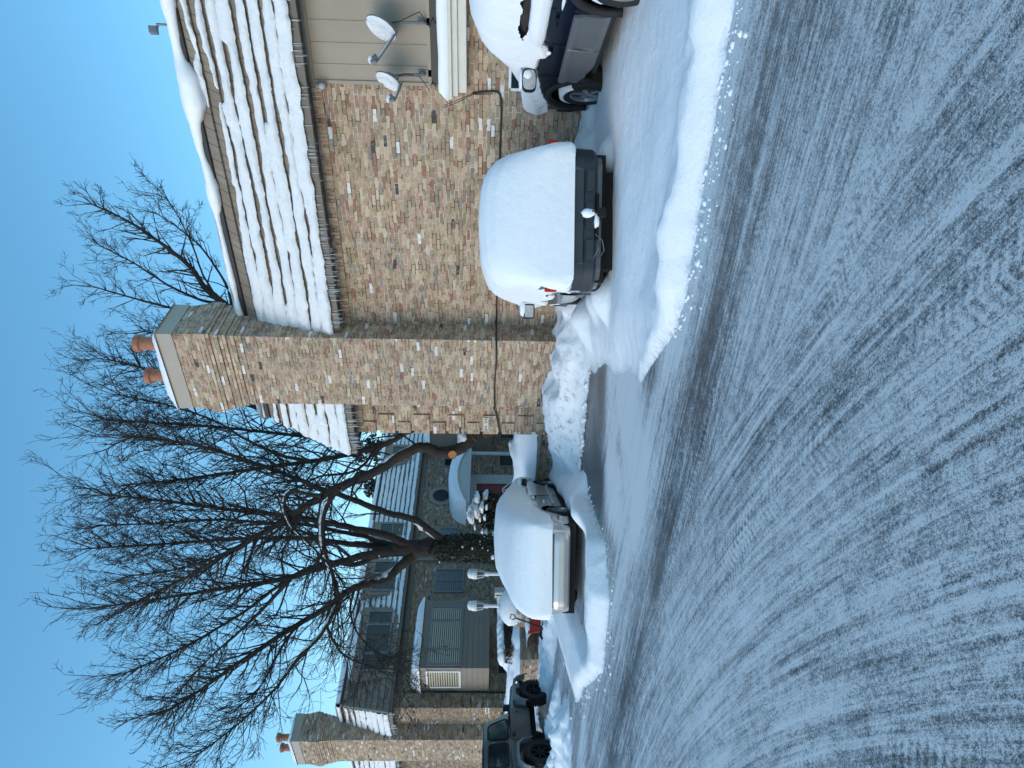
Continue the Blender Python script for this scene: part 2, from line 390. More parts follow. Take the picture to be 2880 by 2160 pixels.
# ------------------------------------------------------------------ ground sheets
def sz(X, Y): return (X * CF + Y * SF, -X * SF + Y * CF)       # world -> (right, ahead)
def road():
    xs = np.concatenate([np.linspace(-400, -34, 8), np.arange(-32, 9, .12), np.linspace(12, 400, 8)])
    ys = np.concatenate([np.linspace(-400, -8, 8), np.arange(-6, 16, .12), np.linspace(18, 400, 8)])
    Xg, Yg = np.meshgrid(xs, ys); s, Z = sz(Xg, Yg)
    v = np.stack([Xg, Yg, np.zeros_like(Xg)], -1).reshape(-1, 3)
    n, m = len(ys), len(xs); idx = np.arange(n * m).reshape(n, m)
    f = np.stack([idx[:-1, :-1], idx[:-1, 1:], idx[1:, 1:], idx[1:, :-1]], -1).reshape(-1, 4)
    me = bpy.data.meshes.new('road'); me.from_pydata(v.tolist(), [], f.tolist()); me.materials.append(M['road'])
    st = sstep(-2.3, -1.6, s) * (1 - sstep(.1, .9, s))
    wet = st * sstep(10.0, 11.2, Z)
    pack = st * sstep(7.6, 8.4, Z) * (1 - sstep(9.8, 10.8, Z))
    eZ = np.interp(s, [-13, -5.2, -3.0, -1.9, -.2, .55, .9, 2.1, 2.75, 6.], [13.5, 12.3, 9.7, 8.6, 7.4, 6.5, 6.15, 5.45, 5.05, 3.3])
    edge_ = np.exp(-((Z - eZ + .05) / .38) ** 2)
    nz_ = fbm(Xg * 1.1, Yg * 1.1, 66, 4)
    c = -.62 * wet * (1 + 2.2 * nz_) + pack * (.62 + 1.9 * nz_) - .55 * np.exp(-(((s - .25) / .28) ** 2 + ((Z - 7.75) / .42) ** 2)) + .21 + .40 * edge_ * (1 + 1.5 * nz_)
    g = .30 * fbm(Xg * .45, Yg * .7, 69, 3) - .30 * np.exp(-((Yg - 4.75 - .03 * Xg) / .36) ** 2) * (1 + 3.0 * fbm(Xg * .9, Yg * 3, 68, 4)) - .06 * sstep(3.2, 4.4, Yg) - .12 * np.exp(-((Yg - 7.2 + .35 * Xg * 0) / 3.) ** 2) * sstep(-9, -12, Xg)      # gutter runs dark, lane centre stays white
    c = c + g
    dx, dy = Xg + 8.8, Yg + 12.4; rr = np.hypot(dx, dy); th = np.arctan2(dy, dx)
    a = me.attributes.new('arc', 'FLOAT_VECTOR', 'POINT'); a.data.foreach_set('vector', np.stack([th * 16, rr, np.zeros_like(rr)], -1).reshape(-1).astype(np.float32))
    a = me.attributes.new('lane', 'FLOAT', 'POINT'); a.data.foreach_set('value', (sstep(16.4, 18.2, rr + .35 * (Yg - 3.5))).reshape(-1).astype(np.float32))
    a = me.attributes.new('cover', 'FLOAT', 'POINT'); a.data.foreach_set('value', c.reshape(-1).astype(np.float32))
    o = bpy.data.objects.new('road', me); COL.objects.link(o); return struct(o)
road()

def terrain():
    step = .055
    xs = np.arange(-33, 7.5, step); ys = np.arange(4.4, 12.4, step)
    Xg, Yg = np.meshgrid(xs, ys); s, Z = sz(Xg, Yg)
    big = fbm(Xg * .6, Yg * .6, 3, 3); lum = fbm(Xg * 2.2, Yg * 2.2, 11, 4); fin = fbm(Xg * 7, Yg * 7, 21, 3)
    rid = 1 - np.abs(2 * (fbm(Xg * 1.6, Yg * 1.6, 31, 4)))       # billowy
    h = np.full(Xg.shape, -.05)
    def put(a): nonlocal h; h = np.maximum(h, a)
    # right-hand stalls, unploughed
    edge = np.interp(s, [-.2, .25, .55, .9, 2.1, 2.75, 6.], [8.2, 7.3, 6.45, 6.1, 5.42, 5.0, 3.2]) + .10 * lum + .14 * big + .10 * fin
    ins = sstep(.0, .40, Z - edge) * sstep(-.25, 1.0, s + .22 * lum + .05 * fin - .15 * sstep(8.5, 11, Z))
    pl = .17 + .06 * big + .012 * lum + .05 * sstep(2.6, 3.8, s) + .02 * np.exp(-((Z - 8.1) / .55) ** 2) * sstep(.9, 1.4, s)
    berm = .075 * np.exp(-((Z - edge - .42) / .30) ** 2) * (1 + 1.2 * lum + .5 * fin)
    diag = -.05 * sstep(.6, -.1, np.abs((s - 1.0) * .8 + (Z - 7.6) * .55))               # old scoop running to the stall mouth
    put((pl + berm + diag) * ins - .05 * (1 - ins))
    # low thrown snow lips round the wheels
    for (a, b_, r, k) in ((1.18, 9.6, .38, .40), (1.05, 11.6, .45, .42), (1.3, 10.6, .5, .3), (3.05, 9.4, .38, .36), (3.7, 10.9, .34, .40), (3.2, 11.2, .5, .34)):
        put((k + .15 * lum) * np.exp(-(((s - a) / r) ** 2 + ((Z - b_) / r) ** 2)) - .01)
    # shovelled pile against the wall and chimney
    wallY = np.where((Xg > -9.2) & (Xg < -7.45), 11.15, np.where(Xg < -10.25, 12.2, 11.7))
    wallY = np.interp(Xg, [-12.6, -10.6, -9.6, -7.3, -6.8], [12.15, 11.9, 11.2, 11.2, 11.6])
    d = wallY - Yg
    ht = np.interp(Xg, [-14, -12.4, -11, -9.4, -8.6, -7.5, -6.2, -4.5, -2, 4], [.08, .13, .22, .55, .58, .48, .42, .36, .34, .30])
    wd = np.interp(Xg, [-14, -12.5, -10.5, -8.5, -7, -5.5, 3], [1.0, 1.5, 1.75, 1.55, 1.5, 1.1, .9])
    pile = ht * (1 - sstep(.35, 1., d / wd + .22 * lum + .05 * fin)) * (1 + .45 * lum + .55 * (rid - .8)) + .05 * fin * (d < wd)
    put(np.where(d < wd * 1.3, pile, -.05))
    # bank beside and in front of the saloon
    e2 = np.interp(s, [-6.3, -5.3, -4.2, -3.0, -2.3, -1.9], [13.2, 12.2, 10.2, 9.7, 10.2, 12.0]) + .12 * lum + .10 * big + .10 * fin
    in2 = sstep(0, .6, Z - e2) * sstep(-1.3, -2.2, s + .25 * lum) * sstep(-6.3, -5.3, s + .2 * lum)
    b2 = .15 + .05 * big + .03 * lum + .14 * np.exp(-((s + 2.05) / .42) ** 2) * (1 + lum * 1.3) * sstep(11, 12.2, Z) + .13 * np.exp(-(((s + 2.9) / 1.0) ** 2 + ((Z - 10.5) / .45) ** 2)) * (1 + lum) - .17 * sstep(10.9, 11.9, Z) * sstep(-2.2, -2.6, s) * sstep(-4.6, -4.2, s)
    b2 = b2 * (1 - .9 * np.exp(-(((s + 3.25) / .72) ** 2)) * sstep(12.5, 12.95, Z))       # the car stands on bare ground
    put(b2 * in2 - .05 * (1 - in2))
    # left: ploughed ridges in front of the jeep and along the walk
    for (y0, amp, w, x0, x1, sl) in ((7.3, .30, .55, -13.9, -34, .03), (10.6, .17, .6, -14.2, -34, .03), (8.75, .15, .4, -15.2, -34, .02)):
        c = y0 + sl * (Xg + 14) + .35 * fbm(Xg * .5, Xg * 0, 50 + int(y0 * 10), 2)
        k = np.exp(-((Yg - c) / (w * (1 + .5 * big))) ** 2) * sstep(x0 + .1, x0 - .9, Xg + .4 * lum)
        put(amp * k * (1 + 2.0 * lum + 1.3 * fin + 1.0 * (rid - .8)) - .03 * (1 - k))
    # trodden skin in the stall and by the lane
    thin = np.zeros_like(h)
    h = h + (.010 * fin + .02 * lum * np.exp(-((Z - edge - .3) / .4) ** 2)) * (h > .03)
    n, m = len(ys), len(xs)
    v = np.stack([Xg, Yg, h], -1).reshape(-1, 3); idx = np.arange(n * m).reshape(n, m)
    q = np.maximum(np.maximum(h[:-1, :-1], h[:-1, 1:]), np.maximum(h[1:, 1:], h[1:, :-1])) > .004
    f = np.stack([idx[:-1, :-1], idx[:-1, 1:], idx[1:, 1:], idx[1:, :-1]], -1)[q]
    used = np.unique(f); mp = np.full(n * m, -1); mp[used] = np.arange(len(used)); f = mp[f]; v = v[used]
    me = bpy.data.meshes.new('snow_bank'); me.from_pydata(v.tolist(), [], f.tolist()); me.materials.append(M['snow'])
    me.polygons.foreach_set('use_smooth', [True] * len(me.polygons))
    dirt = np.exp(-(((Xg + 8.7) / 1.1) ** 2 + ((Yg - 10.3) / .55) ** 2)) * 1.2 + .25 * np.exp(-((Xg + 7.2) / .5) ** 2) * (d < 1.2) + .18 * (d < wd) * (Xg > -10.5)
    a = me.attributes.new('dirt', 'FLOAT', 'POINT'); a.data.foreach_set('value', np.clip(dirt, 0, 1).reshape(-1)[used].astype(np.float32))
    th = np.clip(1 - h / .022, 0, 1)
    a = me.attributes.new('thin', 'FLOAT', 'POINT'); a.data.foreach_set('value', th.reshape(-1)[used].astype(np.float32))
    o = bpy.data.objects.new('snow_bank', me); COL.objects.link(o); return struct(o)
terrain()

# ------------------------------------------------------------------ shared building pieces
Z3 = Vector((0, 0, 1))
def mansard(parent, P0, u, inn, Ln, rise, e, m0, m1, nc, snowfn, capfn, seed, name='roof'):
    P0 = Vector(P0); u = Vector(u); inn = Vector(inn)
    nrm = (inn * (-rise) + Z3 * e).normalized()
    def pt(a, s, out):
        al = m0 * e * s + a / Ln * (Ln - (m0 + m1) * e * s)
        return P0 + u * al + inn * (e * s) + Z3 * (rise * s) + nrm * out
    vs, fs, uvs = [], [], []
    seg = max(2, int(Ln / .5))
    for k in range(nc):
        s0, s1 = k / nc, (k + 1) / nc
        for i in range(seg):
            a0, a1 = Ln * i / seg, Ln * (i + 1) / seg
            w0 = .006 * n1(a0 * 2, k * 5, seed); w1 = .006 * n1(a1 * 2, k * 5, seed)
            o = len(vs)
            vs += [pt(a0, s0 + w0, .055), pt(a1, s0 + w1, .055), pt(a1, s1, .008), pt(a0, s1, .008), pt(a0, s0 + w0 + .002, .002), pt(a1, s0 + w1 + .002, .002)]
            fs += [(o, o + 1, o + 2, o + 3), (o + 4, o + 5, o + 1, o)]
            uvs += [(a0, k + .03), (a1, k + .03), (a1, k + .97), (a0, k + .97), (a0, k + .01), (a1, k + .01), (a1, k + .02), (a0, k + .02)]
    me = bpy.data.meshes.new(name); me.from_pydata([tuple(v) for v in vs], [], fs); me.materials.append(M['shingle'])
    l = me.uv_layers.new(name='UVMap'); l.data.foreach_set('uv', [c for q in uvs for c in q]); me.update()
    ro = bpy.data.objects.new(name, me); COL.objects.link(ro); ro.parent = parent
    if parent.get('_w'): ro.matrix_parent_inverse = Matrix.Translation(-parent.location)
    mb = MB(); mb.add([pt(0, .985, .06), pt(Ln, .985, .06), pt(Ln, .985, -.1), pt(0, .985, -.1), pt(0, 1.04, .06), pt(Ln, 1.04, .06), pt(Ln, 1.04, -.1), pt(0, 1.04, -.1)],
                      [(0, 1, 5, 4), (4, 5, 6, 7), (0, 3, 2, 1)])
    mb.build('flashing', M['flash'], ro)
    sn = MB(); dx = .05; G = [0, .06, .16, .3, .48, .66, .82, .94, 1.0]; TH = [0, .45, .75, .95, 1.05, 1.05, .95, .6, .1]
    for k in range(nc):
        s0, s1 = k / nc, (k + 1) / nc; row = []
        na = int(Ln / dx)
        for i in range(na + 1):
            a = Ln * i / na; w = snowfn(a, k)
            ok = w < .9
            if ok:
                th = (.058 + .06 * n1(a * 1.1, k * 3.7, seed + 5)) * min(1, (1 - w) * 2.2)
                if w < 0: th *= 1.15
                j = .11 * n1(a * 4.5, k * 4.1, seed + 8) + .05 * n1(a * 17, k * 3, seed + 9)
                col = []
                for g, t in zip(G, TH):
                    ww = w + g * (1.04 + j * 3 - w)
                    col.append(pt(a, s1 - ww * (s1 - s0),   .012 + .045 * ww + th * t + (.075 * n1(a * 4, ww * 2.0 + k * 9, seed + 2) + .045 * n1(a * 12, ww * 4 + k * 9, seed + 4)) * min(1, t * 1.5)))
                row.append(col)
            if (not ok or i == na) and row:
                if len(row) > 1: sn.grid(row)
                row = []
    sn.build('roof_snow', M['snowr'], ro, smooth=True)
    cp = MB(); rows = []; na = int(Ln / .09)
    top = lambda a, inw, dz: P0 + u * (m0 * e + a / Ln * (Ln - (m0 + m1) * e)) + inn * (e + inw) + Z3 * (rise + dz)
    for i in range(na + 1):
        a = Ln * i / na; th, ov = capfn(a)
        rows.append([top(a, .06, .07), top(a, .0 - ov * .6, .07 - ov * 1.05), top(a, -.05 - ov, .09 - ov * .8), top(a, -.075 - ov * .95, .06 + th * .45 - ov * .3), top(a, -.03 - ov * .4, .05 + th * .82), top(a, .12, .05 + th * .98), top(a, .5, .05 + th * 1.05), top(a, 1.4, .05 + th), top(a, 5., th * .9)])
    cp.grid(rows); cp.build('snow_cap', M['snowc'], ro, smooth=True)
    return ro

def chimney(parent, x0, x1, y0, y1, zt, seed):     # zt: top of the brickwork
    m = MB(); m.box(x0, x1, y0, y1, -.1, zt - 1.24)
    z = zt - 1.24; offs = [.012, .012, .035, .035, .06, .06, .085, .085, .115, .13, .13, .13, .11, .10, .09, .08, .075, .07]
    hh = 1.24 / len(offs)
    for o_ in offs:
        m.box(x0 - o_, x1 + o_, y0 - o_, y1 + o_, z, z + hh - .004 if o_ > 0 else z + hh); z += hh
    ch = m.build('chimney', M['brickc'], parent, uv=True)
    c = MB(); o_ = .085; c.box(x0 - o_, x1 + o_, y0 - o_, y1 + o_, zt, zt + .33)
    # cross-broken sheet metal front
    cp = c.build('chimney_cap', M['capm'], ch, bevel=.006)
    s = MB(); rows = []
    for i in range(15):
        fx = i / 14; row = []
        for j in range(11):
            fy = j / 10
            ed = min(fx, 1 - fx, fy, 1 - fy)
            hh = .10 * min(1, (ed * 9) ** .5) * (1 + .5 * n1(fx * 4, fy * 4, seed)) + (.09 * (1 - abs(fx - .15)) if True else 0) * min(1, ed * 8)
            ex = .04 * (1 if ed == 0 else .4)
            row.append((x0 - .085 + (x1 - x0 + .17) * fx + (ex if fx > .5 else -ex) * (abs(fx - .5) > .45), y0 - .085 + (y1 - y0 + .17) * fy + (-ex if fy < .5 else ex) * (abs(fy - .5) > .45), zt + .325 + hh - .03 * (ed == 0)))
        rows.append(row)
    s.grid(rows); s.build('snow', M['snowc'], ch, smooth=True)
    for fx, hh in ((.27, .60), (.75, .60)):
        px = x0 + (x1 - x0) * fx; py = y0 + .30
        p = MB(); p.lathe([(.125, 0), (.125, hh - .14), (.135, hh - .13), (.165, hh - .11), (.17, hh - .05), (.165, hh - .02), (.14, hh), (.10, hh), (.10, hh - .3)], (px, py, zt + .34), n=24)
        p.build('chimney_pot', M['terra'], ch, smooth=False)
    return ch

def quoins(parent, face, cx, cy, z0, z1, mat, sx):    # face blocks climbing a corner; sx = direction of the wall from the corner
    cz = .0677; z = z0; k = 0
    while z < z1 - .25:
        n = 5 if k % 2 == 0 else 4; w = .48 if k % 2 == 0 else .27
        m = MB()
        if sx > 0: m.box(cx - .035, cx + w, cy - .04, cy + w * .9, z, z + n * cz - .008)
        else: m.box(cx - w, cx + .035, cy - .04, cy + w * 1.1, z, z + n * cz - .008)
        m.build('quoin', mat, parent, uv=True)
        z += (n + 1) * cz; k += 1

def icicles(parent, mk_pts, seed):
    r = random.Random(seed); L_ = []
    for p, ln in mk_pts(r): L_.append((ln, p))
    L_.sort(key=lambda t: -t[0]); rest = MB()
    for i, (ln, p) in enumerate(L_):
        mb = rest if i >= 100 else MB()
        rr = .006 + .016 * ln
        mb.tube([p, p - Z3 * ln * .35, p - Z3 * ln * .75, p - Z3 * ln], [rr, rr * .75, rr * .45, .0015], 5)
        if i < 100: mb.build('icicle', M['ice'], parent, smooth=True)
    if rest.v:
        o = rest.build('icicles', M['ice'], parent, smooth=True); o['kind'] = 'stuff'

def stripes(name, c0, c1, pitch, duty=.55):
    m, nt, b = mk(name); s = N(nt, 'ShaderNodeSeparateXYZ'); nt.links.new(objco(nt), s.inputs[0])
    f = math_(nt, 'FRACT', math_(nt, 'DIVIDE', s.outputs[2], pitch))
    nt.links.new(mixc(nt, math_(nt, 'LESS_THAN', f, duty), c1, c0), b.inputs['Base Color']); b.inputs['Roughness'].default_value = .35
    return m
M['blind'] = stripes('slatted grey blind', (.16, .175, .185), (.03, .035, .04), .075)
M['blindl'] = stripes('slatted cream blind', (.42, .40, .33), (.06, .06, .05), .075)
M['blindy'] = stripes('slatted sunlit blind', (.46, .42, .30), (.05, .05, .04), .085, .5)

def winX(parent, X, y0, y1, z0, z1, mat, mull=(), fr=.06, fmat=None, proud=.05, hbar=()):
    if y0 > y1: y0, y1 = y1, y0
    if z0 > z1: z0, z1 = z1, z0
    f = MB(); a = X + proud
    f.box(X - .04, a, y0 - fr, y1 + fr, z1, z1 + fr); f.box(X - .04, a + .03, y0 - fr, y1 + fr, z0 - fr, z0)
    f.box(X - .04, a, y0 - fr, y0, z0, z1); f.box(X - .04, a, y1, y1 + fr, z0, z1)
    for q in mull: f.box(X - .04, a - .004, y0 + (y1 - y0) * q - fr * .4, y0 + (y1 - y0) * q + fr * .4, z0, z1)
    for q in hbar: f.box(X - .04, a - .008, y0, y1, z0 + (z1 - z0) * q - fr * .35, z0 + (z1 - z0) * q + fr * .35)
    w = f.build('window', fmat or M['greym'], parent)
    MB().box(X - .05, X + .02, y0, y1, z0, z1).build('pane', mat, w)
    return w

# ------------------------------------------------------------------ near building (right)
YA, XA = 11.7, -10.3
A = thing('brick_building', 'near tan brick apartment block with icicled shingle roof beside the parked SUVs', 'building', (XA, YA, 0))
wa = MB(); wa.box(XA, 14, YA, 44, -.1, 4.58); wall = wa.build('wall', M['brick'], A, uv=True)  # unseen rear, roof included, stretched back to block sky light from the far facade
# rowlock course under the soffit
MB().box(XA - .03, -3.1, YA - .03, YA, 4.41, 4.576).build('rowlock_course', M['brick'], A, uv=True, swap=True)
quoins(A, 'y', XA, YA, .02, 4.40, M['brick'], 1)
zE = 4.66
so_ = MB(); so_.box(XA - .33, 14, YA - .33, YA + .02, 4.584, 4.61); so_.box(XA - .33, XA + .02, YA + .02, 44, 4.584, 4.61)
so_.box(XA - .36, 14, YA - .37, YA - .33, 4.55, 4.685); so_.box(XA - .36, XA - .32, YA - .33, 44, 4.55, 4.685)
so_.build('soffit', M['soffit'], A)
def snowA(a, k):
    X = -10.65 + a
    sc = abs(math.sin(X * 4.2 + 2.1 * n1(X * .8, k * 2.3, 7) * 6 + k * 1.7))
    w = .15 + .80 * n1(X * .75, k * 3.3, 1) + .10 * (sc - .5) + .16 * n1(X * 5.5, k * 7.1, 2)
    if n1(X * .45 + 3, k * 1.9, 12) > .15: w -= .5                     # places where two bands have run together
    w -= .30 * float(sstep(-6.3, -8.2, X))
    if X > -6: w += .10
    if k == 0: w -= .30
    if k == 7: w = 1.0 if X > -8.9 else w + .2
    if k == 6: w = max(.0, w) + .5 * float(sstep(-4.9, -3.4, X))
    if k == 7 and X > -6.4: w = 1.0 + 1.6 * (n1(X * 1.3, 9, 5) - .12)
    if X < -9.05: w += .16 + (.3 if k > 4 else 0)
    return max(-.22, min(w, .66 if k < 6 else 1.0))
def capA(a):
    X = -10.1 + a
    th = .15 + .10 * n1(X * .9, 0, 4) + .08 * n1(X * 3, 1, 4); ov = .0 + .10 * max(0, n1(X * 1.2, 3, 6)) * 3 + .05 * n1(X * 3.5, 2, 6)
    ov = max(0, ov) * (1 + .9 * n1(X * 6, 5, 6))
    ov += .19 * math.exp(-((X + 3.15) / .38) ** 2) + .10 * math.exp(-((X + 1.7) / .6) ** 2); th += .05 * math.exp(-((X + 2.5) / 1.2) ** 2)
    if X < -7: ov *= .5
    return th * (1.0 if X > -7.5 else .7), ov
roofA = mansard(A, (XA - .35, YA - .35, zE), (1, 0, 0), (0, 1, 0), 24, 1.80, .555, 1, 0, 8, snowA, capA, 3)
roofAw = mansard(A, (XA - .35, 44, zE), (0, -1, 0), (1, 0, 0), 32.65, 1.80, .555, 0, 1, 8, lambda a, k: .3 + .4 * n1(a, k, 4), lambda a: (.2, .05), 13)
MB().box(XA + .2, 14, YA + .3, 44, 4.61, zE + 1.80).build('roof_deck', M['flash'], A)
chimney(A, -9.135, -7.53, 11.15, 12.02, 7.60, 5)
def icA(r):
    out = []
    for i in range(330):
        X = r.uniform(-10.6, -1.6)
        if r.random() > (1. if X < -5.2 else .55): continue
        ln = r.uniform(.05, .16) + (.16 * r.random() if X < -5.8 else .04 * r.random())
        if -9.25 < X < -7.4 : continue
        out.append((Vector((X, YA - .372 + r.uniform(-.03, .03), zE + .01)), ln))
    return out
icicles(roofA, icA, 3)
# board siding bay and its snow-topped cornice at the right
sg = MB(); x0 = -3.08; sg.box(x0, 14, YA - .025, YA, 2.72, 4.58)
for i in range(40):
    xx = x0 + .20 + i * .305; sg.box(xx, xx + .055, YA - .036, YA - .025, 2.74, 4.51)
sg.box(x0 - .03, x0 + .02, YA - .05, YA, 2.70, 4.58); sg.box(x0 + .02, 14, YA - .06, YA - .025, 4.50, 4.58); sg.box(x0 + .02, 14, YA - .05, YA - .025, 2.69, 2.74)
sg.build('siding', M['siding'], A)
MB().box(x0 - .0, 14, YA - .06, YA, 2.55, 2.69).build('flashing', M['flash'], A)
cz = MB(); cz.box(x0 - .14, 14, YA - .34, YA, 2.36, 2.42); cz.box(x0 - .10, 14, YA - .29, YA, 2.27, 2.36); cz.box(x0 - .06, 14, YA - .25, YA, 2.14, 2.27)
cor = cz.build('cornice', M['cream'], A, bevel=.008)
rows = []
for i in range(140):
    X = x0 - .15 + i * .12; t = .15 + .05 * n1(X * 1.5, 0, 8)
    if i == 0: t = .03
    rows.append([(X, YA - .345, 2.41), (X, YA - .375, 2.42 + t * .4), (X, YA - .34, 2.42 + t * .9), (X, YA - .2, 2.42 + t * 1.0), (X, YA - .05, 2.42 + t * .95)])
MB().grid(rows).build('snow', M['snowc'], cor, smooth=True)
lp = MB(); p = onY(905, 240, YA - .1); lp.lathe([(.03, 0), (.05, .02), (.055, .06)], (p.x, YA - .13, p.z + .02), n=14); 
wl = lp.build('wall_lamp', M['greym'], A)
MB().blob((p.x, YA - .14, p.z - .01), .055, .055, .06, amp=0, n=14, m=10).build('globe', glass_mat('frosted globe', (.35, .36, .37), .2), wl, smooth=True)
q0 = onY(1437, 247, YA); q1 = onY(1465, 200, YA)
wv = MB(); a_, b_ = min(q0.x, q1.x), max(q0.x, q1.x) + .5; zt_, zb_ = q0.z, q1.z - .3
wv.box(a_ - .04, a_, YA - .03, YA, zb_, zt_); wv.box(a_, b_, YA - .03, YA, zt_ - .0, zt_ + .04); wv.box(b_, b_ + .04, YA - .03, YA, zb_, zt_ + .04)
bw = wv.build('window', M['white'], A); MB().box(a_, b_, YA - .01, YA + .02, zb_, zt_).build('pane', M['glass'], bw)
# small things fixed to the near building
p = onY(1367, 1194, YA - .06)
pl = thing('number_plaque', 'cream oval-framed plaque numbered 214 - 231 on the near brick corner', 'sign', (p.x, p.y, p.z))
MB().box(p.x - .185, p.x + .185, YA - .062, YA - .042, p.z - .068, p.z + .068).build('panel', M['cream'], pl, bevel=.004)
fr = MB(); ox, oz, c_ = .165, .05, .022
pts = [(-ox + c_, -oz), (ox - c_, -oz), (ox, -oz + c_), (ox, oz - c_), (ox - c_, oz), (-ox + c_, oz), (-ox, oz - c_), (-ox, -oz + c_), (-ox + c_, -oz)]
fr.tube([(p.x + a, YA - .064, p.z + b) for a, b in pts], .0045, 4); fr.build('border', M['black'], pl)
def text(s, size, name, mat, loc, rot, parent, ext=.003):
    c = bpy.data.curves.new('t', 'FONT'); c.body = s; c.size = size; c.align_x = 'CENTER'; c.align_y = 'CENTER'; c.extrude = ext; c.offset = size * .012
    o = bpy.data.objects.new('t', c); COL.objects.link(o); me = bpy.data.meshes.new_from_object(o); bpy.data.objects.remove(o)
    me.name = name; me.materials.clear(); me.materials.append(mat)
    o = bpy.data.objects.new(name, me); COL.objects.link(o)
    o.matrix_world = Matrix.Translation(loc) @ rot
    mw_ = o.matrix_world.copy(); me.transform(mw_); o.matrix_world = Matrix.Identity(4)
    if parent: o.parent = parent; o.matrix_parent_inverse = Matrix.Translation(-parent.location)
    return o
RY = Matrix.Rotation(R(90), 4, 'X')                    # faces -Y
RX = Matrix.Rotation(R(90), 4, 'Z') @ Matrix.Rotation(R(90), 4, 'X')   # faces +X
text('214 - 231', .082, 'lettering', M['black'], Vector((p.x, YA - .064, p.z)), RY, pl)

def tubething(name, pts, r, mat, label, cat, n=5):
    m = MB(); m.tube(pts, r, n); o = m.build(name, mat, None, smooth=True); return tag(o, label, cat)
w_ = YA - .02; wc = 11.15 - .02
cpts = [onY(x, y, w_) for x, y in ((1330, 263), (1360, 258), (1385, 256), (1398, 258), (1405, 264), (1410, 280), (1410, 330), (1406, 420), (1403, 520), (1402, 640), (1398, 760), (1397, 830), (1396, 905))]
cpts.append(Vector((-7.51, w_, cpts[-1].z))); cpts.append(Vector((-7.51, wc, cpts[-1].z)))
zc = cpts[-1].z
cpts += [Vector((-8.0, wc, zc - .01)), Vector((-8.6, wc, zc + .02)), Vector((-9.14, wc, zc)), Vector((-9.155, w_, zc + .01)), Vector((-9.6, w_ - .04, zc)), Vector((-9.8, w_ - .05, zc - .05)), Vector((-10.36, w_ - .05, zc - .15))]
tubething('wall_cable', cpts, .017, M['cable'], 'thick black cable running level along the near brick wall and round its chimney', 'cable', 6)
for i, dx in enumerate((0, 12)):
    a = [onY(x, y + dx * .5, w_ - .01) for x, y in ((1250, 262), (1290, 266), (1330, 262 - dx * .2), (1385, 258))]
    a[0].y -= .3; a[1].y -= .3; a[0].x -= .1 
    tubething('drop_cable', a, .006, M['cable'], ['thin wire dropping from the cream cornice, the right one of two', 'thin wire dropping from the cream cornice, the left one of two'][i], 'cable')

def dish(name, label, cx, cy, D, rx, rz, foot, nose, back, seed):
    c = dep(cx, cy, D); ft = Vector((onY(*foot, YA - .03).x, YA - .03, onY(*foot, YA - .03).z)); ns = dep(nose[0], nose[1], D - .28)
    root = thing(name, label, 'satellite dish', ft)
    face = Vector((-.72, -.60, .36)).normalized(); rt = face.cross(Z3).normalized(); up = rt.cross(face)
    rows = []; rows2 = []; rs = []
    for i in range(9):
        r = i / 8; q = []; q2 = []; q3 = []
        for k in range(28):
            t = 2 * math.pi * k / 28; a = math.cos(t) * rx * r; b = math.sin(t) * rz * r
            q.append(c + rt * a + up * b + face * (.07 * r * r - .07)); q2.append(c + rt * a + up * b + face * (.07 * r * r - .085))
            bz = .030 + .05 * (1 - r ** 3) * (1 + .8 * n1(a * 9, b * 9, seed)) + (.03 * max(0, -math.sin(t)) * r * (1 - r ** 6))
            if r == 1: bz = .004
            if (b / rz > .45 and n1(a * 11, b * 11, seed + 3) > .03) or n1(a * 7 + 4, b * 7, seed + 6) > .27: bz = -.012
            q3.append(c + rt * a * .985 + up * b * .985 + face * (.07 * r * r - .07 + bz))
        rows.append(q); rows2.append(q2); rs.append(q3)
    m = MB(); m.grid(rows, True); m.grid(rows2, True); m.grid([rows[-1], rows2[-1]], True); d = m.build('dish', M['greym'], root, smooth=True)
    MB().grid(rs, True).build('snow', M['snowr'], d, smooth=True)
    bk = c - face * .10 - up * .04
    m = MB(); m.tube([ft, ft + Vector((0, -.10, .03)), bk + (ft - bk) * .35, bk], [.026, .026, .024, .024], 8); m.obox(bk + face * .02, rt * .05, up * .08, face * .035); m.build('mast', M['greym'], root)
    m = MB(); m.box(ft.x - .05, ft.x + .05, YA - .05, YA - .026, ft.z - .11, ft.z + .11); m.tube([ft + Vector((0, -.01, .09)), ft + Vector((0, -.12, .04))], .014, 5); m.build('foot', M['greym'], root)
    bot = c - up * rz * .98
    ar = MB(); ar.tube([bot - face * .05, ns - up * .05], [.017, .017], 4); arm = ar.build('arm', M['greym'], root)
    sm = MB(); sm.tube([bot - face * .03 + Z3 * .022, ns - up * .05 + Z3 * .02], [.016, .010], 5); sm.build('snow', M['snowr'], arm, smooth=True)
    h = MB(); h.obox(ns, (c - ns).normalized() * .055, Vector((.02, -.02, .0)), Z3 * .045); h.tube([ns, ns + (c - ns).normalized() * .10], .026, 8); lnb = h.build('feed_horn', M['greym'], root, bevel=.008)
    MB().blob(ns + Z3 * .05, .06, .045, .035, seed).build('snow', M['snowr'], lnb, smooth=True)
    return root, bk
d1, bk1 = dish('satellite_dish', 'larger snow-filled grey satellite dish on the taupe siding', 1072, 80, 10.35, .31, .235, (1196, 60), (1052, 168), 0, 4)
d2, bk2 = dish('satellite_dish', 'smaller snow-filled grey satellite dish at the edge of the siding', 1092, 228, 10.7, .25, .20, (1196, 205), (1102, 278), 0, 9)
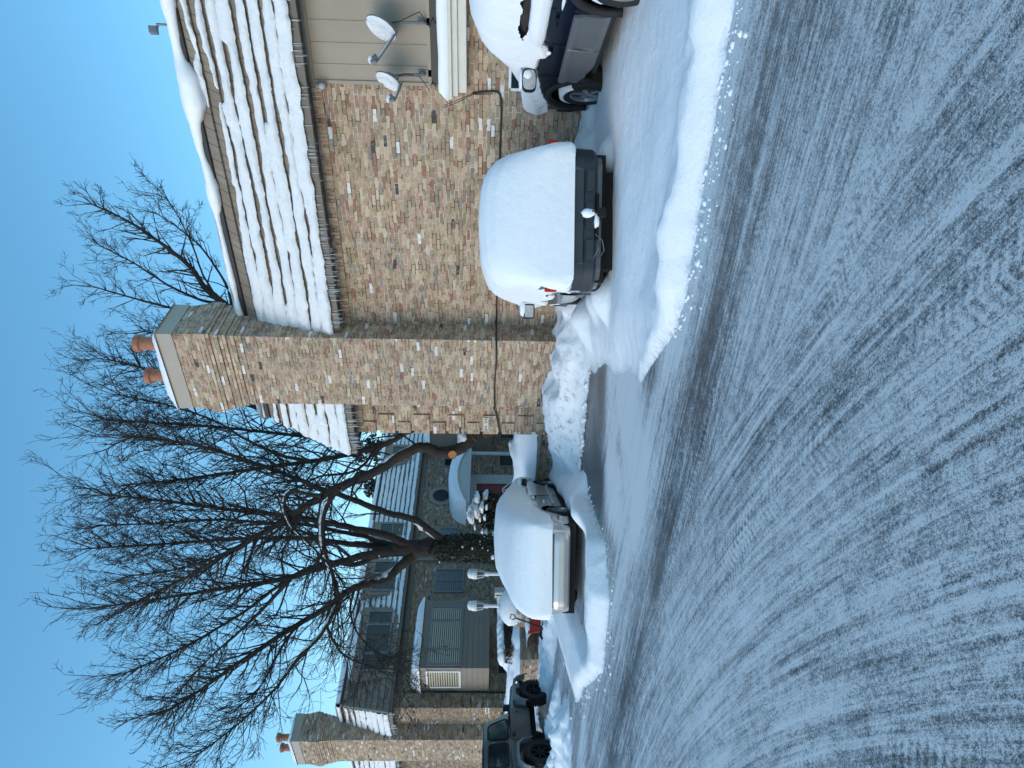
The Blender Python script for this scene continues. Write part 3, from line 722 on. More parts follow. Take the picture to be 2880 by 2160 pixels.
for bk, ft, lab in ((bk1, (1205, 52), 'black coax lead looping below the larger dish'), (bk2, (1205, 232), 'black coax lead hanging below the smaller dish')):
    e_ = onY(ft[0], ft[1], YA - .04)
    tubething('dish_lead', [bk, bk + Vector((.02, .05, -.18)), Vector((e_.x + .10, YA - .12, e_.z + .12)), Vector((e_.x - .1, YA - .12, e_.z - .02)), Vector((e_.x + .02, YA - .07, e_.z - .06)), Vector((e_.x - .06, YA - .07, 2.60))], .007, M['cable'], lab, 'cable')
# antenna feed and vent box peeping over the roof edge
p = dep(432, 85, 12.6); q = dep(478, 70, 12.6)
an = thing('roof_antenna', 'small grey antenna feed poking above the snowy roof edge', 'antenna', (q.x, q.y, q.z))
MB().tube([q - Z3 * .35, q, p + (q - p) * .4 + Vector((.06, 0, .05))], .022, 6).build('arm', M['greym'], an); m = MB(); m.obox(p, Vector((.05, .04, .01)), Vector((-.03, .04, 0)), Vector((0, .01, .075))); m.tube([p - Z3 * .05, p - Z3 * .05 + Vector((.09, .05, -.03))], .025, 7); m.build('feed_horn', M['greym'], an, bevel=.012)
p = dep(402, -8, 12.0)
vb = thing('roof_vent', 'grey sheet metal vent hood behind the snowy roof edge', 'vent', (p.x, p.y, 6.5))
m = MB(); m.obox((p.x + .45, p.y + .4, p.z - .2), Vector((.45, 0, 0)), Vector((0, .35, 0)), Vector((0, 0, .42))); m.build('hood', M['greym'], vb, bevel=.01)
m = MB(); m.box(p.x + .1, p.x + .8, p.y + .1, p.y + .7, 6.5, p.z - .55); m.build('base', M['greym'], vb)

# ------------------------------------------------------------------ far building (left, across the court)
XB, YB, zb = -24.8, 13.2, 4.98
B = thing('brick_building', 'far L-shaped brick apartment block with dormers and a red door', 'building', (XB, YB, 0))
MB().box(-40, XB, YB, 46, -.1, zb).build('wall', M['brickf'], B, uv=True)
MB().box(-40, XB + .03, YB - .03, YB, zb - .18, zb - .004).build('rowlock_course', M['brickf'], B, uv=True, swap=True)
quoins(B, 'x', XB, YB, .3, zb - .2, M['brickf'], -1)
s2 = MB(); s2.box(-40, XB + .33, YB - .33, YB + .02, zb + .004, zb + .03); s2.box(XB - .02, XB + .33, YB + .02, 46, zb + .004, zb + .03)
s2.box(-40, XB + .36, YB - .37, YB - .33, zb - .03, zb + .105); s2.box(XB + .33, XB + .37, YB - .33, 46, zb - .03, zb + .105)
s2.box(XB, XB + .05, YB + .6, 46, zb - .26, zb + .002)
s2.build('soffit', M['soffit'], B)
def snowB(a, k):            # +X face: heavy regular bands to the right, bare corner at the left
    Y = YB - .35 + a
    w = .24 + .3 * n1(Y * 1.1, k * 3, 21) + .10 * n1(Y * 5, k * 2, 22)
    if Y < 17.2: w += .75 * float(sstep(17.2, 15.6, Y)) + (.3 if n1(Y * 2, k, 23) > -.05 else 0)
    return max(-.1, w)
def snowBs(a, k):           # -Y face
    w = .12 + .8 * n1(a * 1.2, k * 3, 31) + .2 * n1(a * 6, k, 32) - (.25 if k < 3 else 0) + (.25 if k > 5 else 0)
    return max(-.16, w)
rB = mansard(B, (XB + .35, YB - .35, zb + .08), (0, 1, 0), (-1, 0, 0), 33, 1.80, .555, 1, 0, 8, snowB, lambda a: (.22 + .08 * n1(a * .7, 0, 24), .02), 23)
rBs = mansard(B, (-40, YB - .35, zb + .08), (1, 0, 0), (0, 1, 0), 15.55, 1.80, .555, 0, 1, 8, snowBs, lambda a: (.16 + .06 * n1(a, 0, 25), .03), 33)
m = MB()      # hip flashing at the corner
c0 = Vector((XB + .37, YB - .37, zb + .08)); c1 = Vector((XB + .37 - .555, YB - .37 + .555, zb + 1.9))
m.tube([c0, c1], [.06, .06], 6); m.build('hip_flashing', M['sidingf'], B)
MB().box(-40, XB - .2, YB + .2, 46, zb + .03, zb + 1.88).build('roof_deck', M['flash'], B)
chimney(B, -27.65, -26.05, 12.65, 13.52, 8.35, 15)
def icB(r):
    return [(Vector((r.uniform(-28.5, XB + .3), YB - .372, zb + .09)), r.uniform(.06, .3)) for _ in range(90)]
icicles(rBs, icB, 5)

def yzX(x, y, X): q = onX(x, y, X); return q.y, q.z
def px_win(parent, X, xa, xb, ya, yb, mat, **kw):     # picture rectangle (x = down, y = leftwards) -> window on plane X
    cy = (ya + yb) / 2; cx = (xa + xb) / 2
    y0 = onX(cx, yb, X).y; y1 = onX(cx, ya, X).y; z1 = onX(xa, cy, X).z; z0 = onX(xb, cy, X).z
    return winX(parent, X, y0, y1, z0, z1, mat, **kw)
px_win(B, XB, 1226, 1301, 1604, 1664, M['blind'], mull=(.5,))
px_win(B, XB, 1238, 1288, 1488, 1512, M['blind'])
px_win(B, XB, 1252, 1296, 1293, 1311, M['glass'])
px_win(B, XB, 1406, 1462, 1279, 1312, M['glass'], fr=.04)
px_win(B, XB, 1408, 1452, 1215, 1235, M['glass'], fr=.04)
px_win(B, XB, 1402, 1440, 1735, 1775, M['glass'], fr=.04)
px_win(B, XB, 1402, 1440, 1850, 1895, M['glass'], fr=.04)
px_win(B, XB, 1398, 1436, 1655, 1690, M['glass'], fr=.04)
# oval window with its brick ring
oc = onX(1241, 1396, XB); m = MB(); rows = []
for k in range(33):
    t = 2 * math.pi * k / 32; rows.append([(XB + .01, oc.y + math.cos(t) * r_, oc.z + math.sin(t) * r_ * 1.0) for r_ in (.58, .58, .45, .45)])
    rows[-1] = [(XB - .01, *rows[-1][0][1:]), (XB + .05, *rows[-1][1][1:]), (XB + .05, *rows[-1][2][1:]), (XB - .01, *rows[-1][3][1:])]
m.grid(rows); ow = m.build('round_window', M['trim'], B)
m = MB(); m.lathe([(.45, 0), (.45, .02)], (XB, oc.y, oc.z), (1, 0, 0), 32); m.build('pane', M['glass'], ow)
m = MB(); rows = []
for k in range(33):
    t = 2 * math.pi * k / 32; rows.append([(XB + .02, oc.y + math.cos(t) * .45, oc.z + math.sin(t) * .45), (XB + .07, oc.y + math.cos(t) * .45, oc.z + math.sin(t) * .45), (XB + .07, oc.y + math.cos(t) * .39, oc.z + math.sin(t) * .39), (XB + .02, oc.y + math.cos(t) * .39, oc.z + math.sin(t) * .39)])
m.grid(rows); m.build('frame', M['greym'], ow)
# downspout
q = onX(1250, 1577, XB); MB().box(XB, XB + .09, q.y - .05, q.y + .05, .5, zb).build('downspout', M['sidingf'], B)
# first-floor bays
def bay(Y0, Y1, z0, z1, nm):
    X1 = XB + 1.55; m = MB(); m.box(XB, X1, Y0, Y1, z0, z1)
    for i in range(6):
        a = z0 + i * .2; m.box(XB, X1 + .018, Y0 - .018, Y1 + .018, a, a + .185)
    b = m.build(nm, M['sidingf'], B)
    m = MB(); rows = []
    for i in range(15):
        f_ = i / 14; Y = Y0 - .08 + (Y1 - Y0 + .16) * f_; e_ = min(f_, 1 - f_) * 14
        t = min(.24, .09 + .09 * e_) 
        rows.append([(X1 + .09, Y, z1), (X1 + .12, Y, z1 + t * .5), (X1 + .02, Y, z1 + t), (XB + .7, Y, z1 + t + .12 * min(1, e_)), (XB, Y, z1 + t + .22 * min(1, e_)), (XB, Y, z1)])
    m.grid(rows); m.add(rows[0], [tuple(range(6))[::-1]]); m.add(rows[-1], [tuple(range(6))])
    m.build('snow', M['snowc'], b, smooth=True)
    return b, X1
b1, X1 = bay(13.81, 16.6, 1.56, 4.02, 'bay')
px_win(b1, X1, 1211, 1296, 1709, 1868, M['blindl'], mull=(.25, .76), fr=.07)
q0 = onY(1202, 1888, 13.81); q1 = onY(1289, 1930, 13.81)
m = MB(); xa, xb_ = q1.x, q0.x; za, zb2 = 2.62, 3.75
m.box(xa - .05, xb_ + .05, 13.77, 13.81, za - .05, za); m.box(xa - .05, xb_ + .05, 13.77, 13.81, zb2, zb2 + .05); m.box(xa - .05, xa, 13.77, 13.81, za, zb2); m.box(xb_, xb_ + .05, 13.77, 13.81, za, zb2)
sw = m.build('window', M['white'], b1); MB().box(xa, xb_, 13.785, 13.83, za, zb2).build('pane', M['blindy'], sw)
b2, X2 = bay(26.6, 29.4, 1.5, 4.6, 'bay')
winX(b2, X2, 26.9, 28.6, 2.7, 3.9, M['blind'], mull=(.3, .7))
# dormers
def dormer(xa, xb, ya, yb, wx, panes, mat):
    Xd = XB + .30; cy = (ya + yb) / 2; cx = (xa + xb) / 2
    y0, y1 = onX(cx, yb, Xd).y, onX(cx, ya, Xd).y; z0, z1 = zb + .12, onX(xa, cy, Xd).z
    m = MB(); m.box(Xd - 1.3, Xd, y0, y1, z0, z1); m.box(Xd - 1., Xd + .05, y0 - .05, y1 + .05, z1, z1 + .07)
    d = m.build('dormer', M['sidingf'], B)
    m = MB(); rows = []
    for i in range(9):
        f_ = i / 8; Y = y0 - .05 + (y1 - y0 + .1) * f_; t = .05 + .15 * min(1, min(f_, 1 - f_) * 6)
        rows.append([(Xd + .055, Y, z1 + .06), (Xd + .06, Y, z1 + .07 + t * .6), (Xd - .1, Y, z1 + .07 + t), (Xd - 1, Y, z1 + .07 + t)])
    m.grid(rows); m.build('snow', M['snowc'], d, smooth=True)
    n = len(panes)
    for i, (fa, fb) in enumerate(panes):
        winX(d, Xd, y0 + (y1 - y0) * fa, y0 + (y1 - y0) * fb, z0 + (z1 - z0) * wx[0], z0 + (z1 - z0) * wx[1], mat, fr=.05, fmat=M['greym'], hbar=(.5,) if n == 1 else ())
dormer(1008, 1110, 1708, 1906, (.2, .82), ((.10, .30), (.34, .72), (.76, .92)), M['glass'])
dormer(1030, 1120, 1572, 1672, (.16, .80), ((.12, .55), (.60, .9)), M['glass'])
dormer(1050, 1120, 1468, 1513, (.16, .80), ((.15, .85),), M['glass'])
dormer(1085, 1150, 1250, 1302, (.16, .80), ((.15, .85),), M['glass'])
# porch canopy
Xp = -23.3; ya, yb = 21.75, 25.3; zc = 2.5
M['porch'] = plain('grey green porch paint', (.40, .42, .40), .5, var=.06)
def arc(f, rise, h0): return h0 + rise * (1 - (2 * f - 1) ** 2)
m = MB(); fr_, bk_ = [], []
for i in range(25):
    f = i / 24; Y = ya + (yb - ya) * f; fr_.append((Xp, Y, zc + .10 + arc(f, .46, 0))); bk_.append((XB, Y, zc + .10 + arc(f, .46, 0)))
m.grid([fr_, bk_]); m.add(fr_ + [(Xp, yb, zc), (Xp, ya, zc)], [tuple(range(27))]); m.quad((Xp, ya, zc), (Xp, yb, zc), (XB, yb, zc), (XB, ya, zc)); m.quad((Xp, ya, zc), (XB, ya, zc), (XB, ya, zc + .1), (Xp, ya, zc + .1))
m.tube([Vector(q) + Vector((.03, 0, .0)) for q in fr_], .035, 6); m.box(Xp, Xp + .04, ya - .03, yb + .03, zc - .02, zc + .09)
po = m.build('porch_canopy', M['porch'], B)
m = MB(); rows = []
for i in range(25):
    f = i / 24; Y = ya - .04 + (yb - ya + .08) * f; h = zc + .12 + arc(f, .46, 0); t = .40 * min(1, (min(f, 1 - f) * 9) ** .6) * (1 + .15 * n1(f * 4, 0, 40)) + .03
    rows.append([(Xp + .05, Y, h), (Xp + .08, Y, h + t * .4), (Xp + .0, Y, h + t * .92), (Xp - .3, Y, h + t), (XB, Y, h + t)])
m.grid(rows); m.add(rows[0], [(0, 1, 2, 3, 4)]); m.build('snow', M['snowc'], po, smooth=True)
m = MB(); m.lathe([(.12, 0), (.12, .06), (.085, .08), (.085, 2.2), (.11, 2.22), (.11, 2.3)], (Xp - .15, 25.05, .2), n=16); m.build('column', M['porch'], po)
# door and surround
y0, y1 = 23.0, 24.3
m = MB(); m.box(XB, XB + .10, y1, y1 + .16, .2, 2.5); m.box(XB, XB + .06, y1 + .16, y1 + .62, .2, 2.5); m.box(XB, XB + .12, y0 - .2, y1 + .16, 2.22, 2.5); m.box(XB, XB + .1, y0 - .16, y0, .2, 2.22); m.build('door_surround', M['porch'], B)
dr = MB().box(XB, XB + .05, y0, y1, .2, 2.22).build('door', M['door'], B); MB().blob((XB + .09, y0 + .12, 1.2), .04, .04, .04, amp=0).build('handle', M['greym'], dr)

# plaques on the far building
p = onY(1370, 1999, YB - .06); q2 = thing('number_plaque', 'small white plaque on the far building corner above the jeep hood', 'sign', (p.x, p.y, p.z))
MB().box(p.x - .19, p.x + .19, YB - .062, YB - .042, p.z - .075, p.z + .075).build('panel', M['cream'], q2); m = MB()
for dx in (-.12, -.07, -.02, .045, .095, .14): MB().box(p.x + dx - .014, p.x + dx + .014, YB - .066, YB - .0622, p.z - .035, p.z + .035).build('numeral', M['black'], q2)
p = onY(1357, 2110, 13.17 - .03); q2 = thing('number_plaque', 'small square white plaque on the far wall above the jeep roof', 'sign', (p.x, p.y, p.z))
MB().box(p.x - .13, p.x + .13, YB - .04, YB - .02, p.z - .09, p.z + .09).build('panel', M['cream'], q2); m = MB()
for dx in (-.06, 0, .06): MB().box(p.x + dx - .016, p.x + dx + .016, YB - .045, YB - .0402, p.z - .045, p.z + .045).build('numeral', M['black'], q2)
# black cable down the inner corner of the far bay
a = [onX(1138, 1935, XB + .05), onX(1134, 1945, XB + .05), onX(1140, 1951, XB + .05), onX(1146, 1944, XB + .05), onX(1150, 1945, XB + .05), onX(1230, 1946, XB + .05), onX(1330, 1947, XB + .05), onX(1420, 1948, XB + .05)]
tubething('wall_cable', a, .03, M['cable'], 'black cable with a loop running down the far brick wall beside its bay', 'cable')

# ------------------------------------------------------------------ vehicles (local frame: x forward from the rear bumper, y left, z up)
M['paintb'] = plain('dark navy car paint', (.004, .008, .020), .25, .0, .1, 3., .25)
M['paintb'].node_tree.nodes['Principled BSDF'].inputs['Specular IOR Level'].default_value = .25
M['paints'] = plain('silver car paint', (.52, .51, .49), .32, .6, .06, 3., .6)
M['paintg'] = plain('charcoal grey car paint', (.045, .047, .05), .35, .2, .08, 3., .5)
M['paintd'] = plain('graphite car paint', (.085, .088, .092), .3, .5, .1, 3., .7)
M['plast'] = plain('slate bumper plastic', (.022, .030, .038), .5, 0, .15, 6.)
M['clad'] = plain('grey ribbed cladding', (.13, .142, .155), .42, .2, .06, 5.)
M['flare'] = plain('weathered grey flare', (.20, .205, .21), .6)
M['redl'] = plain('red lamp lens', (.45, .012, .012), .15)
M['alloy'] = plain('alloy wheel', (.32, .33, .34), .3, .7, .1, 10.)
M['mirror'] = plain('frosted mirror glass', (.42, .44, .44), .25, .3, .15, 20.)
M['snowv'] = snow_mat('snow on a car', 10., .26, fine=60.)
M['teal'] = glass_mat('tinted green side glass', (.03, .06, .055), .05)

def halfring(W, H, zb_, bl, tum, rr, barrel=.06, n1_=8, n2_=6):
    bl = min(bl, H - .05); bl = max(bl, zb_ + .02); out = []
    for i in range(n1_ + 1):
        z = zb_ + (bl - zb_) * i / n1_; q = (z - .72) / .5
        out.append((W * (1 - barrel * q * q), z))
    Wb = out[-1][0]; r_ = min(rr, (H - bl) * .75)
    zt = H - r_
    for i in range(1, n2_ + 1):
        z = bl + (zt - bl) * i / n2_; out.append((Wb - tum * (z - bl), z))
    Wt = out[-1][0]; ry = min(r_ * 1.7, Wt * .5)
    for i in range(1, 6):
        t = math.pi / 2 * i / 5; out.append((Wt - ry + ry * math.cos(t), zt + r_ * math.sin(t)))
    Wr = out[-1][0]
    for i in range(1, 4): out.append((Wr * (1 - i / 3), H + .025 * math.sin(math.pi / 2 * i / 3)))
    return out
def interp(xs): a = sorted(xs); X = [p[0] for p in a]; V = [p[1] for p in a]; return lambda x: float(np.interp(x, X, V))
def hull(stations, fW, fH, fB, fbl, tum, rr, cap=True, barrel=.06):
    rows = []
    for x in stations:
        h = halfring(fW(x), fH(x), fB(x), fbl(x), tum, rr, barrel)
        rows.append([Vector((x, y, z)) for y, z in h] + [Vector((x, -y, z)) for y, z in h[-2::-1]])
    m = MB(); m.grid(rows)
    if cap:
        for r in (rows[0], rows[-1]): m.add(r, [tuple(range(len(r)))])
    return m, rows
def snowhull(stations, fW, fH, zlow, fbl, tum, rr, thick, top, seed, skip=None, barrel=.06, nz=14):
    """the same hull swollen by a blanket of snow; zlow(x, side) is its ragged lower edge"""
    m = MB(); rows = []
    for x in stations:
        tp = top * float(sstep(-.12, .55, float(x)))
        dl = .14 * float(sstep(.4, .9, float(x))); H = max(fH(x + d * dl) for d in (-1, -.5, 0, .5, 1)); W = fW(x)
        h = halfring(W, H, .2, fbl(x), tum, rr, barrel, 26, nz); row = []
        for side in (1, -1):
            zl = zlow(x, side) + .040 * n1(x * 9, side * 5, seed) + .05 * n1(x * 26, side * 7, seed + 1)
            pts = []
            for y, z in h:
                k = min(1, max(0, (z - (H - rr * 1.3)) / (rr * 1.3)))
                t = (thick * (1 - k) + max(tp, thick) * k) * (1 + .35 * n1(x * 1.7, z * 1.7 + side * 3 + y, seed + 2)) + .010 * n1(x * 9, (z + y) * 9 + side, seed + 3)
                e = (z - zl) / .06; t = t * min(1, max(.0, e) ** .5 + .12)
                zz = max(z, min(zl, H))
                pts.append(Vector((x, side * (y + t * (1 - k) ** .7), zz + (tp * (1 + .25 * n1(x * 1.3, y * side * 1.3, seed + 4)) * k if z > zl else 0))))
            row.append(pts)
        rows.append(row[0] + row[1][-2::-1])
    o = len(m.v); n = len(rows[0])
    for r in rows: m.v.extend([tuple(p) for p in r])
    for i in range(len(rows) - 1):
        for j in range(n - 1):
            a = rows[i][j]; b = rows[i][j + 1]; c = rows[i + 1][j + 1]
            if (b - a).length < 1e-4 and (rows[i + 1][j] - c).length < 1e-4: continue
            if skip and skip((a + c) / 2): continue
            m.f.append((o + i * n + j, o + i * n + j + 1, o + (i + 1) * n + j + 1, o + (i + 1) * n + j))
    m.add(rows[0], [tuple(range(n))]); m.add(rows[-1], [tuple(range(n))])
    return m
def wheel(root, x, y, r, w, sgn, style='alloy', snow=0, knob=False):
    m = MB(); ax = Vector((0, sgn, 0)); c = Vector((x, y, r)); h = w / 2
    prof = [(r * .60, -h), (r * .80, -h * 1.04), (r * .94, -h * .92), (r, -h * .6), (r, h * .6), (r * .94, h * .92), (r * .80, h * 1.04), (r * .66, h * .98), (r * .60, h * .8), (r * .60, -h)]
    m.lathe(prof, c, ax, 36, close=False)
    if knob:
        for k in range(34):
            t = 2 * math.pi * k / 34; d = Vector((math.cos(t), 0, math.sin(t))); tt = Vector((-math.sin(t), 0, math.cos(t)))
            for q in (-.62, .62, 0):
                m.obox(c + d * (r + .006) + ax * (h * q), tt * .024, d * .014, ax * (h * .24))
            m.obox(c + d * (r * .95) + ax * (h * .98), tt * .024, d * .03, ax * .012)
    ty = m.build('wheel', M['black'], root, smooth=False)
    m = MB(); m.lathe([(r * .60, h * .80), (r * .625, h * .92), (r * .58, h * .88), (r * .55, h * .5), (r * .54, h * -.1)], c, ax, 32, cap=False)
    m.lathe([(r * .16, h * .3), (r * .15, h * .82), (r * .02, h * .86)], c, ax, 14)
    for k in range(5 if style == 'alloy' else 7):
        t = 2 * math.pi * (k + .25) / (5 if style == 'alloy' else 7); d = Vector((math.cos(t), 0, math.sin(t))); tt = Vector((-math.sin(t), 0, math.cos(t)))
        m.obox(c + d * r * .34 + ax * h * .62, d * r * .25, tt * r * (.095 if style == 'alloy' else .06), ax * h * .12)
    m.build('rim', M['alloy'] if style != 'dark' else M['dark'], ty)
    if style != 'dark': MB().lathe([(r * .54, h * .05), (r * .1, h * .05)], c, ax, 24).build('brake_disc', M['dark'], ty)
    if snow:
        s_ = MB(); rows = []
        for i in range(13):
            t = R(35 + 105 * i / 12); e = math.sin(math.pi * i / 12)
            rows.append([c + Vector((math.cos(t), 0, math.sin(t))) * (r * q) + ax * (h * z) for q, z in ((.86, 1.06), (1.0, .9 + .15 * e), (1.0 + .05 * e, .3), (1.0, -.4))])
        s_.grid(rows); s_.build('snow', M['snowv'], ty, smooth=True)
    return ty
def heading(deg): return math.pi / 2 + PSI - R(deg)        # local +x turned 'deg' to the right of the view axis
def arches(zs, wheels, r):                                   # sill height with wheel openings
    def f(x):
        z = zs
        for wx in wheels:
            d = abs(x - wx)
            if d < r: z = max(z, r * .92 + math.sqrt(r * r - d * d) * .98 - r * .0 - (r - .36) * .3)
        return z
    return f
def frange(a, b, d): n = int(round((b - a) / d)); return [a + (b - a) * i / n for i in range(n + 1)]
def dash(a, b, d): return frange(a, b, d)

# --- compact SUV seen from behind, buried to the bumper
V1 = thing('parked_suv', 'snow-buried compact SUV with dark plastic rear bumper and tow hitch', 'car', cs(2.10, 8.85), heading(2.6))
L1 = 4.4
fW = interp([(0, .66), (.05, .74), (.15, .82), (.3, .872), (.5, .89), (3.4, .88), (4.0, .82), (4.3, .70), (4.4, .60)])
fH = interp([(0, .80), (.03, 1.02), (.08, 1.20), (.2, 1.45), (.34, 1.58), (.5, 1.635), (1.2, 1.66), (2.3, 1.64), (2.55, 1.58), (3.35, 1.08), (3.5, 1.04), (4.1, .96), (4.33, .80), (4.4, .62)])
fB = arches(.36, (.86, 3.5), .42); fbl = interp([(0, .98), (4.4, 1.0)])
st = dash(0, .6, .03) + dash(.65, 4.4, .05)
m, _ = hull(st, fW, fH, fB, fbl, .20, .16); m.build('body', M['paintd'], V1, smooth=True)
m = MB(); m.box(.12, 4.2, -.80, .80, .30, .46); m.box(.25, 4.0, -.62, .62, .17, .32); m.box(.4, 1.35, -.7, .7, .3, .85); m.box(3.05, 4.0, -.7, .7, .3, .85); m.build('underbody', M['dark'], V1)
# bumper: plan-curved section with a dropped load lip
m = MB(); rows = []
for i in range(49):
    y = -.90 + 1.80 * i / 48; ay = abs(y); back = -.085 + .30 * max(0, (ay - .58) / .32) ** 2.6
    t = .74 if ay < .60 else .855; 
    rows.append([Vector((back + .16, y * .98, t - .01)), Vector((back + .02, y, t)), Vector((back, y, t - .02)), Vector((back - .015, y, t - .14)), Vector((back + .005, y, .585)), Vector((back + .022, y, .58)), Vector((back + .03, y, .46)), Vector((back + .07, y * .985, .42)), Vector((back + .3, y * .97, .41))])
m.grid(rows)
for y0_ in (-.55, .30): m.box(-.098, -.07, y0_, y0_ + .25, .47, .56)
m.box(-.09, -.06, -.16, .16, .47, .56)
bp = m.build('rear_bumper', M['plast'], V1)
def z1(x, sd):
    if x < .12: return .72 if True else 0
    if sd > 0: return float(np.interp(x, [.1, .25, .6, .95, 1.15, 1.5, 2.3, 2.45, 3.1, 3.6, 4.3], [.86, .87, .97, 1.0, .80, .86, .98, .80, .86, .93, .95]))
    return float(np.interp(x, [.1, .4, 1., 3, 4.3], [.86, .86, .9, .85, .9]))
fWs = interp([(-.13, .74), (-.10, .81), (-.03, .855), (.1, .875), (.5, .895), (3.4, .885), (4.0, .83), (4.35, .72), (4.5, .6)])
fHs = interp([(-.13, .78), (-.122, .90), (-.11, 1.02), (-.08, 1.18), (-.03, 1.34), (.04, 1.48), (.14, 1.59), (.3, 1.655), (.5, 1.68), (1.2, 1.68), (2.3, 1.65), (2.55, 1.60), (3.4, 1.08), (4.1, .97), (4.4, .80), (4.5, .70)])
m = snowhull([-.13, -.126, -.122, -.116, -.11, -.10, -.09, -.08, -.065, -.05, -.03, -.01] + dash(.01, .5, .025) + dash(.53, 4.48, .04), fWs, fHs, z1, fbl, .21, .28, .055, .19, 61); m.build('snow_cover', M['snowv'], V1, smooth=True)
for sd, lab in ((1, 'tail light'), (-1, 'tail light')):
    m = MB(); m.obox((.10, sd * .855, 1.00), Vector((.10, 0, .02)), Vector((0, .045 * sd, 0)), Vector((-.01, 0, .12))); hs = m.build('tail_light', M['clad'], V1, bevel=.02)
    m = MB(); m.obox((.03, sd * .885, .98), Vector((.045, 0, 0)), Vector((0, .052 * sd, 0)), Vector((0, 0, .075))); m.build('lens', M['redl'], hs, bevel=.012)
for x, sd in ((.86, 1), (.86, -1), (3.5, 1), (3.5, -1)): wheel(V1, x, sd * .76, .345, .22, sd, 'alloy', 1 if sd > 0 else 0)
m = MB(); m.obox((2.62, 1.04, 1.10), Vector((.05, 0, .0)), Vector((0, .12, 0)), Vector((0, 0, .09))); mi = m.build('mirror', M['black'], V1, bevel=.03)
MB().box(2.56, 2.568, .945, 1.135, 1.03, 1.17).build('glass', M['mirror'], mi, bevel=.02)
MB().blob((2.62, 1.0, 1.2), .07, .13, .05, 3).build('snow', M['snowv'], mi, smooth=True)
m = MB(); m.tube([(.75, .91, .95), (.95, .915, .95)], .016, 6); m.build('door_handle', M['black'], V1)
m = MB(); m.box(-.30, .3, -.03, .03, .36, .42); m.box(-.36, -.28, -.05, .05, .36, .46); m.tube([(-.33, 0, .44), (-.33, 0, .50)], .018, 8); m.blob((-.33, 0, .525), .026, .026, .026, amp=0); m.box(-.06, .0, -.28, .28, .40, .43); hi = m.build('tow_hitch', M['dark'], V1)
m = MB(); m.blob((-.32, .01, .57), .05, .055, .085, 5); m.blob((-.30, .10, .46), .05, .09, .03, 6, amp=.4); m.build('snow', M['snowv'], hi, smooth=True)
m = MB(); m.tube([(-.06, .22, .44), (-.10, .30, .36), (-.08, .42, .33), (-.10, .50, .38), (-.06, .47, .43), (-.09, .40, .40), (-.05, .52, .46)], .007, 5); m.build('trailer_wire', M['clad'], V1)
m = MB(); m.tube([(.35, -.30, .30), (.32, -.55, .36), (.35, -.72, .42)], .035, 8); m.tube([(.9, -.7, .35), (.9, .7, .35)], .05, 8); m.build('axle', M['dark'], V1)

# --- big dark SUV / crew truck at the right edge, seen along its left side
V2 = thing('parked_truck', 'dark navy truck with grey lower cladding under thick snow at the right', 'truck', cs(5.02, 6.15), heading(2.0))
L2 = 5.15
fW = interp([(0, .86), (.1, .95), (.4, 1.0), (4.3, .99), (4.8, .93), (5.05, .82), (5.15, .70)])
fH = interp([(0, 1.0), (.05, 1.4), (.15, 1.78), (.3, 1.86), (2.4, 1.86), (2.75, 1.80), (3.6, 1.20), (3.75, 1.17), (4.8, 1.07), (5.05, .95), (5.15, .72)])
fB = arches(.50, (1.05, 4.0), .50); fbl = interp([(0, 1.14), (3, 1.13), (5.2, 1.1)])
m, _ = hull(dash(0, 5.15, .05), fW, fH, fB, fbl, .24, .16, barrel=.04); m.build('body', M['paintb'], V2, smooth=True)
m = MB(); m.box(.15, 5.0, -.88, .88, .42, .56); m.box(.3, 4.8, -.6, .6, .28, .45); m.box(.5, 1.6, -.78, .78, .42, 1.0); m.box(3.45, 4.6, -.78, .78, .42, 1.0); m.build('underbody', M['dark'], V2)
# grey cladding between the wheels with a moulded door gap
m = MB(); rows = []
for x in dash(1.62, 3.46, .04):
    k = max(0, (x - 2.95) / .51); zl = .40 + .22 * k ** 1.6
    dgap = math.exp(-((x - 2.42) / .035) ** 2)
    rows.append([Vector((x, 1.005, .86)), Vector((x, 1.035, .85)), Vector((x, 1.045 - .0 * k, .80)), Vector((x, 1.02, .74)), Vector((x, 1.03 + .012 * dgap, .60)), Vector((x, 1.035 + .014 * dgap, .52 + zl * .0 + max(0, zl - .5))), Vector((x, 1.02, zl + .05)), Vector((x, .96, zl))])
m.grid(rows); m.add(rows[0], [tuple(range(8))]); m.add(rows[-1], [tuple(range(8))[::-1]])
m.tube([(2.42, 1.037, .845), (2.42, 1.05, .70), (2.44, 1.05, .52), (2.46, 1.03, .46)], .013, 6)
cl = m.build('side_cladding', M['clad'], V2, smooth=False)
m = MB(); m.box(1.66, 3.2, .9, 1.0, .38, .43); m.build('running_board', M['black'], V2)
m = MB()
for a, b in (((2.42, 1.006, .86), (2.42, .985, 1.14)), ((3.38, 1.0, .86), (3.40, .985, 1.12)), ((1.58, 1.004, 1.05), (1.60, .985, 1.14))): m.tube([a, b], .006, 4)
m.build('door_gap', M['dark'], V2)
for x in (2.62, 1.78): m = MB().obox((x, 1.01, 1.03), Vector((.09, 0, 0)), Vector((0, .02, 0)), Vector((0, 0, .022))); m.build('door_handle', M['paintb'], V2, bevel=.008)
MB().add([(.62, 1.0, 1.19), (2.3, 1.0, 1.19), (2.2, .905, 1.64), (.7, .905, 1.64), (.62, .9, 1.19), (2.3, .9, 1.19), (2.2, .85, 1.64), (.7, .85, 1.64)], [(0, 1, 2, 3), (7, 6, 5, 4), (0, 4, 5, 1), (2, 6, 7, 3)]).build('window', M['glass'], V2)
for x in (1.05, 4.0):
    m = MB(); m.tube([Vector((x + .53 * math.cos(R(a)), .985, .42 + .53 * math.sin(R(a)))) for a in range(-10, 191, 12)], .05, 6); m.build('wheel_arch', M['black'], V2, smooth=True)
